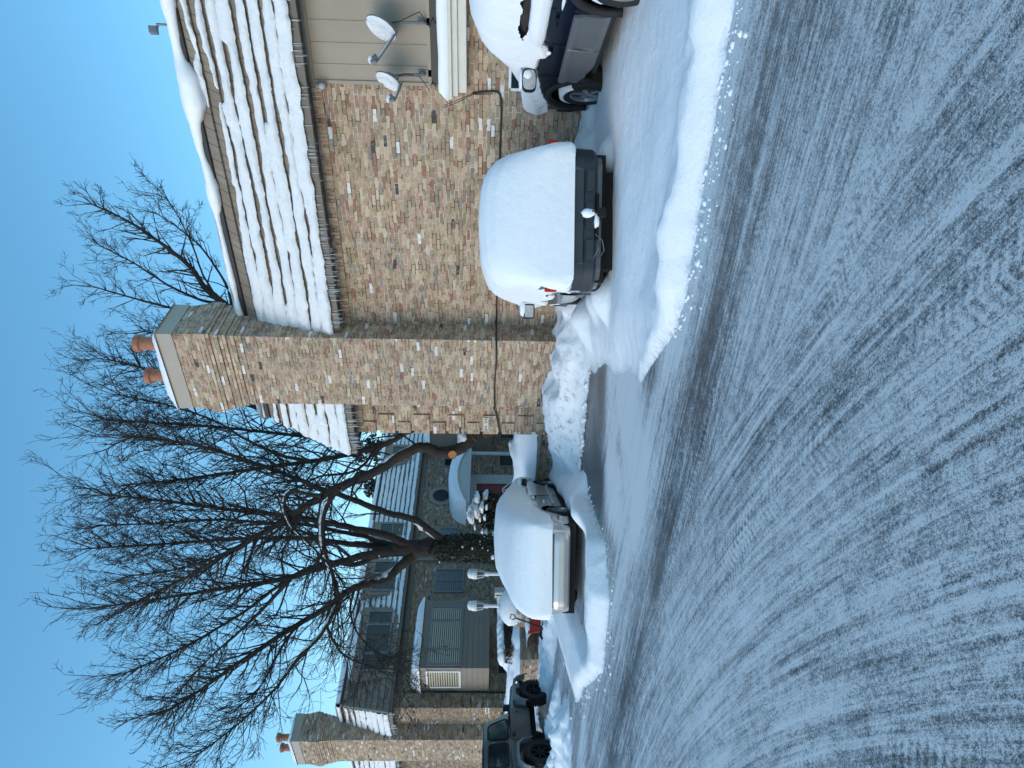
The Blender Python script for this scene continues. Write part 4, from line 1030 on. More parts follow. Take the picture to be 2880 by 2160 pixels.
def z2(x, sd):
    if sd < 0: return 1.0
    return float(np.interp(x, [0, 1.5, 2.35, 2.42, 2.6, 2.7, 3.05, 3.3, 3.5, 4.0, 4.4, 5.2], [1.16, 1.16, 1.17, 1.10, 1.04, 1.14, 1.17, 1.16, 1.12, 1.03, .92, .85]))
fWs = interp([(-.1, .86), (.1, .95), (.4, 1.0), (4.3, .995), (4.8, .95), (5.1, .86), (5.22, .72)])
def hole(p): return p.y > .6 and 1.26 < p.z < 1.66 and .65 < p.x < 2.3 and ((p.x - 1.45) / .72) ** 2 + ((p.z - 1.36 - .03 * (p.x - 1.4)) / .085) ** 2 < 1 + 2.2 * n1(p.x * 5, p.z * 9, 71)
m = snowhull(dash(-.08, .5, .035) + dash(.515, 2.4, .014) + dash(2.43, 5.2, .035), fWs, fH, z2, fbl, .22, .32, .10, .19, 67, hole, barrel=.04, nz=44)
# rolled slump below the side glass
sl = MB(); rows = []
for i, x in enumerate(dash(.3, 2.42, .06)):
    e = min(1, (2.44 - x) * 3.0) ** .5; r_ = .105 * e * (1 + .3 * n1(x * 2, 0, 72)); q = []
    for k in range(13):
        t = 2 * math.pi * k / 12; q.append(Vector((x, .985 + r_ * .75 * math.cos(t) + .02, 1.235 + r_ * 1.15 * math.sin(t) - .05 * (1 - e))))
    rows.append(q)
m.grid(rows); m.add(rows[-1], [tuple(range(13))])
m.build('snow_cover', M['snowv'], V2, smooth=True)
m = MB(); m.blob((1.35, 1.0, 1.0), .20, .02, .018, 4, amp=.4); m.blob((2.55, 1.03, 1.055), .045, .02, .025, 5); m.build('snow_patch', M['snowv'], V2, smooth=True)
for x, sd in ((1.05, 1), (1.05, -1), (4.0, 1), (4.0, -1)): wheel(V2, x, sd * .88, .39, .27, sd, 'alloy', 1)
m = MB(); rr_ = []
for k in range(25):
    t = 2 * math.pi * k / 24; sx = abs(math.cos(t)) ** .6 * math.copysign(1, math.cos(t)); sz_ = abs(math.sin(t)) ** .6 * math.copysign(1, math.sin(t))
    rr_.append((sx, sz_))
rows = [[Vector((3.02 + d, 1.19 + .145 * sc * a, 1.27 + .095 * sc * b)) for a, b in rr_] for d, sc in ((-.03, .93), (-.035, 1.0), (.03, 1.0), (.10, .8), (.13, .4))]
m.grid(rows); m.add(rows[-1], [tuple(range(25))]); m.tube([(3.06, .98, 1.21), (3.05, 1.10, 1.215)], .025, 6); mi = m.build('mirror', M['black'], V2)
m = MB(); m.add([Vector((2.985, 1.19 + .128 * a, 1.27 + .082 * b)) for a, b in rr_[:-1]], [tuple(range(24))]); m.build('glass', M['mirror'], mi)
m = MB(); m.blob((2.98, 1.13, 1.29), .02, .055, .055, 4); m.blob((3.04, 1.18, 1.375), .07, .14, .03, 6); m.build('snow', M['snowv'], mi, smooth=True)
m = MB(); m.box(4.85, 5.16, -.85, .85, .45, .72); m.build('front_bumper', M['black'], V2, bevel=.03)

# --- saloon, snow to the bumper, right side showing
V3 = thing('parked_sedan', 'silver beige sedan capped by a smooth dome of snow', 'car', cs(-3.27, 12.45), heading(2.6))
fW = interp([(0, .74), (.06, .80), (.2, .85), (.6, .885), (3.9, .88), (4.4, .80), (4.65, .66), (4.75, .5)])
fH = interp([(0, .62), (.04, .80), (.12, .93), (.25, .97), (.95, 1.0), (1.75, 1.33), (2.0, 1.365), (2.7, 1.365), (3.0, 1.31), (3.75, .97), (4.4, .86), (4.68, .70), (4.75, .55)])
fB = arches(.27, (1.0, 3.75), .37); fbl = interp([(0, .88), (4.75, .90)])
m, _ = hull(dash(0, 4.75, .05), fW, fH, fB, fbl, .40, .18, barrel=.09); m.build('body', M['paints'], V3, smooth=True)
m = MB(); m.box(.12, 4.6, -.80, .80, .15, .36); m.box(.55, 1.45, -.72, .72, .2, .72); m.box(3.3, 4.2, -.72, .72, .2, .72); m.build('underbody', M['dark'], V3)
m = MB(); rows = []
for i in range(41):
    y = -.89 + 1.78 * i / 40; ay = abs(y); b_ = -.07 + .42 * max(0, (ay - .50) / .39) ** 2.3
    rows.append([Vector((b_ + .15, y * .99, .575)), Vector((b_ + .025, y, .57)), Vector((b_, y, .545)), Vector((b_ - .02, y, .47)), Vector((b_ - .02, y, .385)), Vector((b_ - .004, y, .377)), Vector((b_ - .004, y, .366)), Vector((b_ - .018, y, .36)), Vector((b_ + .0, y, .30)), Vector((b_ + .06, y * .99, .265)), Vector((b_ + .3, y * .97, .25))])
m.grid(rows); m.build('rear_bumper', M['paints'], V3, smooth=False)
MB().box(.26, .40, -.905, -.88, .44, .475).build('side_marker', M['redl'], V3)
m = MB(); m.box(1.42, 3.3, -.905, -.875, .40, .46); m.build('door_moulding', M['paints'], V3, bevel=.01)
m = MB(); m.tube([(2.1, -.895, .30), (2.12, -.90, .6), (2.15, -.885, .85)], .007, 4); m.build('door_gap', M['dark'], V3)
m = MB(); m.obox((2.0, -.90, .76), Vector((.09, 0, 0)), Vector((0, .02, 0)), Vector((0, 0, .02))); m.build('door_handle', M['black'], V3)
m = MB(); m.blob((1.9, -.90, .80), .15, .03, .035, 2, amp=.5); m.blob((1.55, -.90, .62), .10, .03, .02, 3, amp=.5); m.build('snow_patch', M['snowv'], V3, smooth=True)
def z3(x, sd):
    if x < .12: return .575
    if sd < 0: return float(np.interp(x, [.1, .35, .6, .9, 1.3, 2.0, 3.0, 3.6, 4.2, 4.7], [.58, .60, .72, .80, .83, .90, .90, .86, .72, .60]))
    return float(np.interp(x, [.1, .6, 1.0, 4.7], [.58, .62, .75, .7]))
fWs = interp([(-.10, .74), (-.05, .82), (.1, .88), (.6, .905), (3.9, .90), (4.4, .83), (4.7, .7), (4.85, .5)])
fHs = interp([(-.10, .62), (-.095, .72), (-.08, .82), (-.04, .91), (.03, .98), (.14, 1.04), (.3, 1.08), (.5, 1.11), (1.0, 1.20), (1.6, 1.33), (2.1, 1.39), (2.7, 1.38), (3.1, 1.28), (3.75, 1.0), (4.4, .87), (4.7, .72), (4.85, .58)])
m = snowhull([-.10, -.0975, -.095, -.088, -.08, -.07, -.055, -.04, -.02] + dash(.0, .5, .025) + dash(.53, 4.83, .04), fWs, fHs, z3, fbl, .42, .34, .045, .16, 83, barrel=.07); m.build('snow_cover', M['snowv'], V3, smooth=True)
for x, sd in ((1.0, 1), (1.0, -1), (3.75, 1), (3.75, -1)): wheel(V3, x, sd * .775, .315, .20, sd, 'steel')
m = MB(); m.obox((3.15, -.99, .93), Vector((.06, 0, 0)), Vector((0, .10, 0)), Vector((0, 0, .07))); mi = m.build('mirror', M['paints'], V3, bevel=.03); MB().box(3.08, 3.088, -1.07, -.91, .88, .98).build('glass', M['glass'], mi)
MB().blob((3.15, -.98, 1.02), .08, .11, .05, 8).build('snow', M['snowv'], mi, smooth=True)

# --- boxy off-roader at the left edge
V4 = thing('parked_jeep', 'dark grey boxy off-roader with chunky tyres and barely any snow', 'car', cs(-9.88, 16.6), heading(12.0))
V4.location.z = -.06
def rbox(mb, x0, x1, y0, y1, z0, z1): return mb.box(x0, x1, y0, y1, z0, z1)
m = MB(); rbox(m, .15, 2.55, -.76, .76, .58, 1.10); 
hd = [[Vector((x, w * .66, .62)), Vector((x, w * .66, z - .06)), Vector((x, w * .58, z)), Vector((x, 0, z + .02)), Vector((x, -w * .58, z)), Vector((x, -w * .66, z - .06)), Vector((x, -w * .66, .62))] for x, z, w in ((2.5, 1.12, 1.12), (2.9, 1.11, 1.08), (3.5, 1.07, 1.0), (3.72, 1.04, .96), (3.76, .95, .95))]
m.grid(hd); m.add(hd[-1], [tuple(range(7))]); jb = m.build('body', M['paintg'], V4, bevel=.035)
MB().box(.2, 3.7, -.5, .5, .42, .60).build('underbody', M['dark'], V4)
MB().box(3.1, 3.72, -.75, .75, .74, .80).build('front_fender_well', M['dark'], V4)
m = MB(); prof = [(.17, 1.10, .745), (.17, 1.30, .74), (.22, 1.70, .68), (.32, 1.765, .655), (1.9, 1.79, .64), (2.0, 1.76, .645), (2.38, 1.14, .72)]
# hard top as a tapering shell
rows = [[Vector((x, y, z)) for x, z, y in prof]]; rows.append([Vector((x, y - .045, z + .012)) for x, z, y in prof]); rows.append([Vector((x, 0, z + .03)) for x, z, y in prof]); rows.append([Vector((x, -y + .045, z + .012)) for x, z, y in prof]); rows.append([Vector((x, -y, z)) for x, z, y in prof])
m.grid(rows); m.add(rows[0], [tuple(range(7))]); m.add(rows[-1], [tuple(range(7))[::-1]]); ht = m.build('hardtop', M['paintg'], V4)
def sidewin(nm, x0, x1, z0, z1, lean, mat):
    def P(x, z, o): return Vector((x - lean * (z - z0) * (x > (x0 + x1) / 2), -(.745 - (z - 1.10) * .135) - o, z))
    c = .07; out = [(x0 + c, z0), (x1 - c, z0), (x1, z0 + c), (x1, z1 - c), (x1 - c, z1), (x0 + c, z1), (x0, z1 - c), (x0, z0 + c)]
    m = MB(); m.add([P(a, b, .012) for a, b in out], [tuple(range(8))]); w = m.build(nm, mat, V4)
    m = MB(); m.tube([P(a, b, .012) for a, b in out + out[:1]], .022, 5, False); m.build('window_seal', M['black'], w)
sidewin('rear_quarter_window', .42, 1.22, 1.18, 1.66, .0, M['glass']); sidewin('door_window', 1.38, 2.12, 1.17, 1.68, .42, M['teal'])
m = MB(); m.box(1.32, 2.28, -.775, -.758, .64, 1.10); dj = m.build('door', M['paintg'], V4, bevel=.012); MB().box(1.42, 1.56, -.80, -.77, .98, 1.06).build('handle', M['black'], dj, bevel=.01)
MB().box(2.36, 2.42, -.78, -.758, .9, .96).build('hinge', M['paintg'], V4)
for x0_, x1_, zt_, nm in ((2.62, 3.78, 1.0, 'front_flare'), (.18, 1.22, .98, 'rear_flare')):
    for sd in (-1, 1):
        m = MB(); rows = []
        for fx, fz in ((0, .66), (.08, .86), (.22, .985), (.5, 1.0), (.78, .985), (.93, .86), (1, .64)):
            x = x0_ + (x1_ - x0_) * fx; z = zt_ * fz if fz > .7 else zt_ * fz
            rows.append([Vector((x, sd * .74, z + .015)), Vector((x, sd * .93, z)), Vector((x, sd * .935, z - .06)), Vector((x, sd * .90, z - .065))])
        m.grid(rows); m.build('fender_flare', M['flare'], V4, smooth=False)
for x, sd in ((.70, 1), (.70, -1), (3.08, 1), (3.08, -1)): wheel(V4, x, sd * .80, .40, .28, sd, 'dark', 0, True)
m = MB(); m.box(.0, .16, -.78, .78, .55, .68); m.build('rear_bumper', M['black'], V4, bevel=.02)
for sd in (-1, 1):
    m = MB(); m.box(.09, .16, sd * .66 - .09, sd * .66 + .09, .80, 1.04); t_ = m.build('tail_light', M['black'], V4, bevel=.01)
    m = MB(); m.lathe([(.055, 0), (.05, .02), (.0, .025)], (.088, sd * .66, .95), (-1, 0, 0), 18); m.build('lens', M['redl'], t_)
MB().box(.15, .172, -.60, .60, 1.20, 1.66).build('rear_window', M['glass'], V4, bevel=.02)
m = MB(); m.tube([(.16, .05, 1.0), (.0, .05, 1.0)], .08, 8); m.build('spare_mount', M['black'], V4)
m = MB(); m.lathe([(.20, -.12), (.34, -.13), (.39, -.08), (.39, .08), (.34, .13), (.20, .12), (.0, .10)], (-.06, .12, 1.02), (-1, 0, 0), 32); m.build('spare_wheel', M['black'], V4)
m = MB(); m.obox((2.28, -.93, 1.20), Vector((.035, 0, 0)), Vector((0, .085, 0)), Vector((0, 0, .085))); m.tube([(2.3, -.74, 1.14), (2.3, -.87, 1.17)], .02, 6); m.build('mirror', M['black'], V4, bevel=.025)
m = MB(); rows = [[Vector((x, y, 1.80 + .025 + .012 * n1(x * 3, y * 3, 5))) for y in (-.60, -.3, 0, .3, .60)] for x in dash(.32, 1.9, .2)]
m.grid(rows); m.build('frost', M['snowv'], V4, smooth=True)

# ------------------------------------------------------------------ court: terrace, retaining walls, small things
def sheet(name, x0, x1, y0, y1, step, hf, mat, st=True):
    xs = np.arange(x0, x1 + step, step); ys = np.arange(y0, y1 + step, step); Xg, Yg = np.meshgrid(xs, ys); h = hf(Xg, Yg)
    n, m = len(ys), len(xs); idx = np.arange(n * m).reshape(n, m)
    f = np.stack([idx[:-1, :-1], idx[:-1, 1:], idx[1:, 1:], idx[1:, :-1]], -1).reshape(-1, 4)
    me = bpy.data.meshes.new(name); me.from_pydata(np.stack([Xg, Yg, h], -1).reshape(-1, 3).tolist(), [], f.tolist()); me.materials.append(mat)
    me.polygons.foreach_set('use_smooth', [True] * len(me.polygons)); o = bpy.data.objects.new(name, me); COL.objects.link(o)
    return struct(o) if st else o
sheet('snow_ground', XB, XA + .0, 12.45, 45, .22, lambda x, y: .42 + .25 * fbm(x * .5, y * .5, 90, 4) + .05 * fbm(x * 2, y * 2, 91, 3) + .30 * np.exp(-((y - 13.6) / .7) ** 2) * sstep(-17.0, -16.2, x) - .38 * np.exp(-((x + 18.1) / .9) ** 4), M['snowc'])
sheet('sidewalk', -34, -10.3, 11.2, 12.6, .3, lambda x, y: .035 + .03 * fbm(x, y, 92, 3), M['road'])
def rwall(name, label, boxes, capboxes, snows):
    t = thing(name, label, 'wall', (boxes[0][0], boxes[0][2], 0)); m = MB()
    for b in boxes: m.box(*b)
    m.build('brickwork', M['brickc'], t, uv=True); m = MB()
    for b in capboxes: m.box(*b)
    m.build('coping', M['trim'], t, bevel=.01); m = MB()
    for (x0, x1, y0, y1, z, hh, sd) in snows:
        rows = []
        nx = max(2, int(max(x1 - x0, y1 - y0) / .1)); alongx = (x1 - x0) > (y1 - y0)
        for i in range(nx + 1):
            f = i / nx; e = min(1, min(f, 1 - f) * 5) ** .7; row = []
            for j in range(9):
                g = j / 8; q = (math.sin(math.pi * min(.5, g * 1.1)) if True else 1)
                a = f * 9 * (nx * .01)
                hz = hh * q * e * (1 + 1.5 * n1(i * .09, j * .35, sd)) + .09 * n1(i * .35, j * .6, sd + 1)
                if alongx: row.append((x0 + (x1 - x0) * f, y0 + (y1 - y0) * g - .03 * (j == 1), z + max(0, hz)))
                else: row.append((x1 - (x1 - x0) * g, y0 + (y1 - y0) * f, z + max(0, hz)))
            rows.append(row)
        m.grid(rows)
    m.build('snow', M['snowc'], t, smooth=True); return t
rwall('retaining_wall', 'low brick retaining wall with thick snow between the near building and the sedan', [(-16.9, XA - .04, 12.2, 12.5, -.1, .50)], [(-16.95, XA - .04, 12.15, 12.55, .50, .58)], [(-16.9, -10.36, 12.16, 13.6, .575, .44, 41)])
rwall('planter_wall', 'low brick planter wall with stone coping behind the red tub', [(-27.5, -19.9, 12.1, 12.4, -.1, .55), (-20.2, -19.9, 12.4, 15.2, -.1, .55)], [(-27.5, -19.85, 12.05, 12.45, .55, .63), (-20.25, -19.85, 12.45, 15.2, .55, .63)], [(-27.4, -20.1, 12.1, 13.1, .625, .38, 42), (-20.9, -19.9, 12.6, 15.1, .625, .22, 43)])

def lamp(px, py, D, label):
    t_ = dep(px, py, D); b = Vector((t_.x, t_.y, .55)); root = thing('lamp_post', label, 'street lamp', tuple(b), group='white globe lantern posts')
    zt = t_.z; m = MB(); m.lathe([(.09, 0), (.09, .1), (.05, .14), (.05, zt - .55 - .62), (.07, zt - .55 - .60), (.07, zt - .55 - .54), (.055, zt - .55 - .5), (.10, zt - .55 - .47)], b, n=16); m.build('pole', M['white'], root)
    m = MB(); zc_ = zt - .48
    for k in range(6):
        a = 2 * math.pi * k / 6; m.tube([(b.x + .085 * math.cos(a), b.y + .085 * math.sin(a), zc_), (b.x + .135 * math.cos(a), b.y + .135 * math.sin(a), zc_ + .22)], .011, 4)
    m.lathe([(.145, 0), (.16, .02), (.15, .04), (.13, .04)], (b.x, b.y, zc_ + .21), n=20); m.build('lantern_cage', M['white'], root)
    m = MB(); m.lathe([(.07, 0), (.115, .2)], (b.x, b.y, zc_ + .01), n=16); m.build('glass', glass_mat('lantern glass', (.12, .13, .14), .1), root)
    m = MB(); m.lathe([(.15, 0), (.155, .05), (.14, .11), (.10, .17), (.05, .20), (.0, .21)], (b.x, b.y, zc_ + .25), n=20); cp_ = m.build('cap', M['white'], root, smooth=True)
    MB().blob((b.x + .01, b.y, zc_ + .40), .15, .15, .10, 5, amp=.1, fl=.5).build('snow', M['snowc'], cp_, smooth=True)
    return root, b
lamp(1316, 1704, 21.8, 'white lantern post beside the taupe siding bay, left of the pair')
_, lb = lamp(1316, 1614, 21.0, 'white lantern post below the slatted window, right of the pair')
q = dep(1438, 1706, 21.4); tag(MB().blob((q.x, q.y, q.z - .05), .62, .55, .40, 12, 16, 10, .12).build('snow_mound', M['snowc'], None, smooth=True), 'rounded mound of snow on the wall pier under the left lantern', 'snow pile')
pr = thing('brick_pier', 'stub brick pier carrying the snow mound beside the walkway', 'wall', (q.x, q.y, 0)); MB().box(q.x - .42, q.x + .42, q.y - .42, q.y + .42, -.1, q.z - .22).build('brickwork', M['brickc'], pr, uv=True); MB().box(q.x - .47, q.x + .47, q.y - .47, q.y + .47, q.z - .22, q.z - .14).build('coping', M['trim'], pr)
# pale utility cabinet with a dark slot
a = dep(1391, 1667, 23.5); t = thing('utility_cabinet', 'pale grey utility cabinet with a dark slot behind the snowy sedan', 'cabinet', (a.x, a.y, .4))
rx_ = Vector((.22, .08, 0)); MB().obox((a.x, a.y, (a.z + .4) / 2), rx_ * .5, Vector((-.05, .14, 0)), Vector((0, 0, (a.z - .4) / 2))).build('box', M['porch'], t, bevel=.02)
MB().obox((a.x + .045, a.y - .13, a.z - .42), rx_ * .07, Vector((-.004, .012, 0)), Vector((0, 0, .38))).build('slot', M['black'], t)

# hedge, shrubs: small leaf faces through a volume, capped with snow clumps
def leafcloud(mb, c, rx, ry, rz, n, size, r):
    for _ in range(n):
        while True:
            u = Vector((r.uniform(-1, 1), r.uniform(-1, 1), r.uniform(-1, 1)))
            if .35 < u.length < 1: break
        p = Vector((c[0] + u.x * rx, c[1] + u.y * ry, c[2] + u.z * rz))
        a = Vector((r.uniform(-1, 1), r.uniform(-1, 1), r.uniform(-1, 1))).normalized(); b = a.cross(Vector((r.uniform(-1, 1), r.uniform(-1, 1), r.uniform(-1, 1)))).normalized()
        s_ = size * r.uniform(.6, 1.4); mb.quad(p - a * s_, p - b * s_ * .45, p + a * s_, p + b * s_ * .45)
rr0 = random.Random(4)
def shrub(label, c, rx, ry, rz, nl, size, mat, nsnow, sb, cat='shrub', name='snowy_shrub', lobes=7):
    t = thing(name, label, cat, (c[0], c[1], c[2] - rz)); m = MB(); st = MB(); sn = MB()
    for k in range(lobes):
        a = rr0.uniform(0, 6.28); q = rr0.uniform(.2, .75); cc = (c[0] + math.cos(a) * rx * q, c[1] + math.sin(a) * ry * q, c[2] + rr0.uniform(-.5, .6) * rz)
        leafcloud(m, cc, rx * .5, ry * .5, rz * .45, nl // lobes, size, rr0)
        st.tube([(c[0], c[1], c[2] - rz), ((c[0] + cc[0]) / 2, (c[1] + cc[1]) / 2, c[2] - rz * .3), cc], [.03, .02, .008], 5)
    for k in range(nsnow):
        a = rr0.uniform(0, 6.28); q = rr0.uniform(0, .95); z = c[2] + rz * (1 - q * q) ** .5 * rr0.uniform(.35, 1.0) - .05
        e = rr0.uniform(.5, 1.3); sn.blob((c[0] + math.cos(a) * rx * q, c[1] + math.sin(a) * ry * q, z), sb * e * rr0.uniform(.8, 1.3), sb * e * rr0.uniform(.7, 1.2), sb * e * .6, k, 11, 7, .6, .4)
    st.build('stems', M['twig'], t); m.build('foliage', mat, t); sn.build('snow', M['snowc'], t, smooth=True); return t
q = dep(1378, 1446, 24.5); shrub('dark evergreen shrub clumped with snow in front of the red door', (q.x, q.y, q.z - .05), .75, .75, .85, 5200, .055, M['leaf'], 46, .17)
q = dep(1462, 1258, 19.5); shrub('small snow-laden shrub at the corner of the near building', (q.x, q.y, q.z - .1), .5, .45, .35, 1300, .045, M['leaf'], 16, .22)
q = dep(1436, 1800, 23.0); t = thing('barberry_hedge', 'russet bare hedge with a slab of snow on the planter', 'hedge', (q.x, q.y, .6)); m = MB(); s_ = MB()
for i in range(15):
    Y = 12.75 + i * .165; X = -20.75 + .1 * math.sin(i * 2.1)
    leafcloud(m, (X, Y, .92), .34, .22, .34, 240, .045, rr0); m.tube([(X, Y, .6), (X + .08, Y, .85), (X + .15, Y + .1, 1.15)], [.012, .009, .004], 4)
    s_.blob((X - .12, Y, 1.15 + .05 * n1(i * .7, 0, 9)), .36, .22, .17, i, 10, 7, .2, .5)
m.build('twigs', M['hedge'], t); s_.build('snow', M['snowc'], t, smooth=True)
q = dep(1464, 1926, 21.6); shrub('tiny green sprig poking from the planter snow beside the jeep', (q.x, q.y, q.z), .22, .22, .15, 260, .04, M['leaf'], 2, .09, name='snowy_sprig', lobes=4)

# red tub, snow shovel, warning sign
q = dep(1514, 1757, 21.0); t = thing('plastic_tub', 'bright red plastic tub with a cap of snow against the planter wall', 'tub', (q.x, q.y, .1))
M['red'] = plain('red plastic', (.50, .03, .012), .4); dx_ = Vector((.13, .22, 0)); 
m = MB(); rows = []
for z, w in ((.10, .78), (.42, .98), (.44, 1.05), (.47, 1.05), (.47, .95), (.40, .93)): rows.append([Vector((q.x, q.y, z)) + dx_ * (a * w) + Vector((-.16, .09, 0)) * (b * w) for a, b in ((-1, -1), (1, -1), (1, 1), (-1, 1))])
m.grid(rows, True); m.add(rows[0], [(0, 1, 2, 3)]); tb = m.build('tub', M['red'], t, bevel=.015)
MB().blob((q.x, q.y, .44), .26, .28, .11, 3, 14, 8, .1, .3).build('snow', M['snowc'], t, smooth=True)
h0 = dep(1450, 1738, 20.4); h1 = dep(1524, 1764, 20.2); h2 = dep(1533, 1776, 20.0); t = thing('snow_shovel', 'black-shafted snow shovel with an orange grip leaning by the red tub', 'shovel', tuple(h2))
m = MB(); m.tube([h0, h1], .022, 6); m.build('shaft', M['black'], t)
M['orange'] = plain('orange grip', (.55, .22, .03), .5); m = MB(); d = (h0 - h1).normalized(); sdv = d.cross(Fw).normalized(); m.tube([h0, h0 + d * .06 + sdv * .07, h0 + d * .15 + sdv * .06, h0 + d * .15 - sdv * .06, h0 + d * .06 - sdv * .07, h0], .024, 6, False); m.build('grip', M['orange'], t)
m = MB(); rows = []
for i in range(9):
    f = i / 8; rows.append([h1 + (h2 - h1) * (f * 1.6 - .2) + sdv * w * .26 - Fw * (.10 * f * f + .03 * w * w) for w in (-1, -.5, 0, .5, 1)])
m.grid(rows); rows = [[p - Fw * .012 for p in r] for r in rows]; m.grid(rows); m.build('blade', M['black'], t)
q = dep(1503, 1726, 20.6); t = thing('warning_sign', 'white sign with dark glyphs and a red panel on the wall beside the sedan', 'sign', tuple(q))
sr, su = iR.copy(), Vector((0, 0, 1)); sr.z = 0; sr.normalize(); n_ = sr.cross(su)
def sq(cx, cz_, w, h, o, nm, mt, par): m = MB(); m.obox(q + sr * cx + su * cz_ + n_ * o, sr * w, su * h, n_ * .004); return m.build(nm, mt, par)
pn = sq(.05, 0, .16, .215, 0, 'panel', M['white'], t); sq(.05, -.14, .13, .062, .006, 'red_panel', plain('faded red sign paint', (.42, .13, .12), .6), t)
for i, (cx, cz_, w, h) in enumerate(((.0, .155, .018, .03), (.09, .13, .05, .014), (.06, .04, .022, .045), (.11, .03, .02, .04), (.0, .05, .03, .015), (.05, -.055, .10, .008), (.05, -.14, .05, .012))): sq(cx, cz_, w, h, .008 + .003 * (i == 6), 'glyph', M['black'] if i < 6 else M['white'], t)
m = MB(); m.tube([q - su * .2 - n_ * .03, q - su * (q.z + .05) - n_ * .03], .022, 6); m.build('post', M['greym'], t)
# handrail by the door
a = dep(1412, 1373, 33.0); t = thing('handrail', 'white bent-pipe handrail beside the red door', 'handrail', (a.x, a.y, .2)); m = MB()
m.tube([dep(1418, 1384, 32.6), dep(1414, 1381, 32.6), dep(1414, 1375, 32.6), dep(1440, 1354, 34), ], .03, 7); m.build('rail', M['white'], t)
m = MB(); m.tube([dep(1418, 1377, 32.7), dep(1466, 1377, 32.7)], .025, 6); m.build('upright', M['white'], t)

# ------------------------------------------------------------------ trees
def tadd(V, F, pts, rad, n):
    o = len(V); m = len(pts)
    for i in range(m):
        p = pts[i]; a = pts[i - 1] if i else p; b = pts[i + 1] if i < m - 1 else p
        dx, dy, dz = b[0] - a[0], b[1] - a[1], b[2] - a[2]; l = math.sqrt(dx * dx + dy * dy + dz * dz) or 1; dx /= l; dy /= l; dz /= l
        if abs(dx) < .9: ax, ay, az = 0, dz, -dy
        else: ax, ay, az = -dz, 0, dx
        l = math.sqrt(ax * ax + ay * ay + az * az) or 1; ax /= l; ay /= l; az /= l
        bx, by, bz = dy * az - dz * ay, dz * ax - dx * az, dx * ay - dy * ax; r = rad[i]
        for k in range(n):
            t = 6.2832 * k / n; c = math.cos(t) * r; s = math.sin(t) * r
            V.append((p[0] + ax * c + bx * s, p[1] + ay * c + by * s, p[2] + az * c + bz * s))
    for i in range(m - 1):
        for k in range(n):
            q = (k + 1) % n; F.append((o + i * n + k, o + i * n + q, o + (i + 1) * n + q, o + (i + 1) * n + k))
TW = random.Random(11)
def rdir(d, ang):
    a = Vector((TW.gauss(0, 1), TW.gauss(0, 1), TW.gauss(0, 1))); a = (a - d * a.dot(d)).normalized()
    return (d * math.cos(ang) + a * math.sin(ang)).normalized()
def branch(V, F, p, d, L, r, lvl, bias):
    seg = (.28, .17, .12)[lvl]; n = max(3, int(L / seg)); pts = [p]; rad = [r]; dd = d; q = p; kink = (.15, .19, .21)[lvl]
    for i in range(n):
        dd = (dd + Vector((TW.gauss(0, kink), TW.gauss(0, kink), TW.gauss(0, kink))) + bias * .085).normalized()
        q = q + dd * (L / n); pts.append(q); rad.append(r + (max(.0048, r * .35) - r) * (i + 1) / n)
        if lvl < 2:
            pr = (.85, .72)[lvl]
            while TW.random() < pr and (i > 0 or lvl):
                l2 = L * (.20 + .55 * TW.random() ** 1.3) * (1.1 - .55 * (i + 1) / n)
                branch(V, F, q, rdir(dd, R(TW.uniform(18, 56))), max(.18, l2), max(.006, rad[-1] * .6), lvl + 1, bias); pr *= .5
    tadd(V, F, pts, rad, 4 if lvl == 0 else 3)
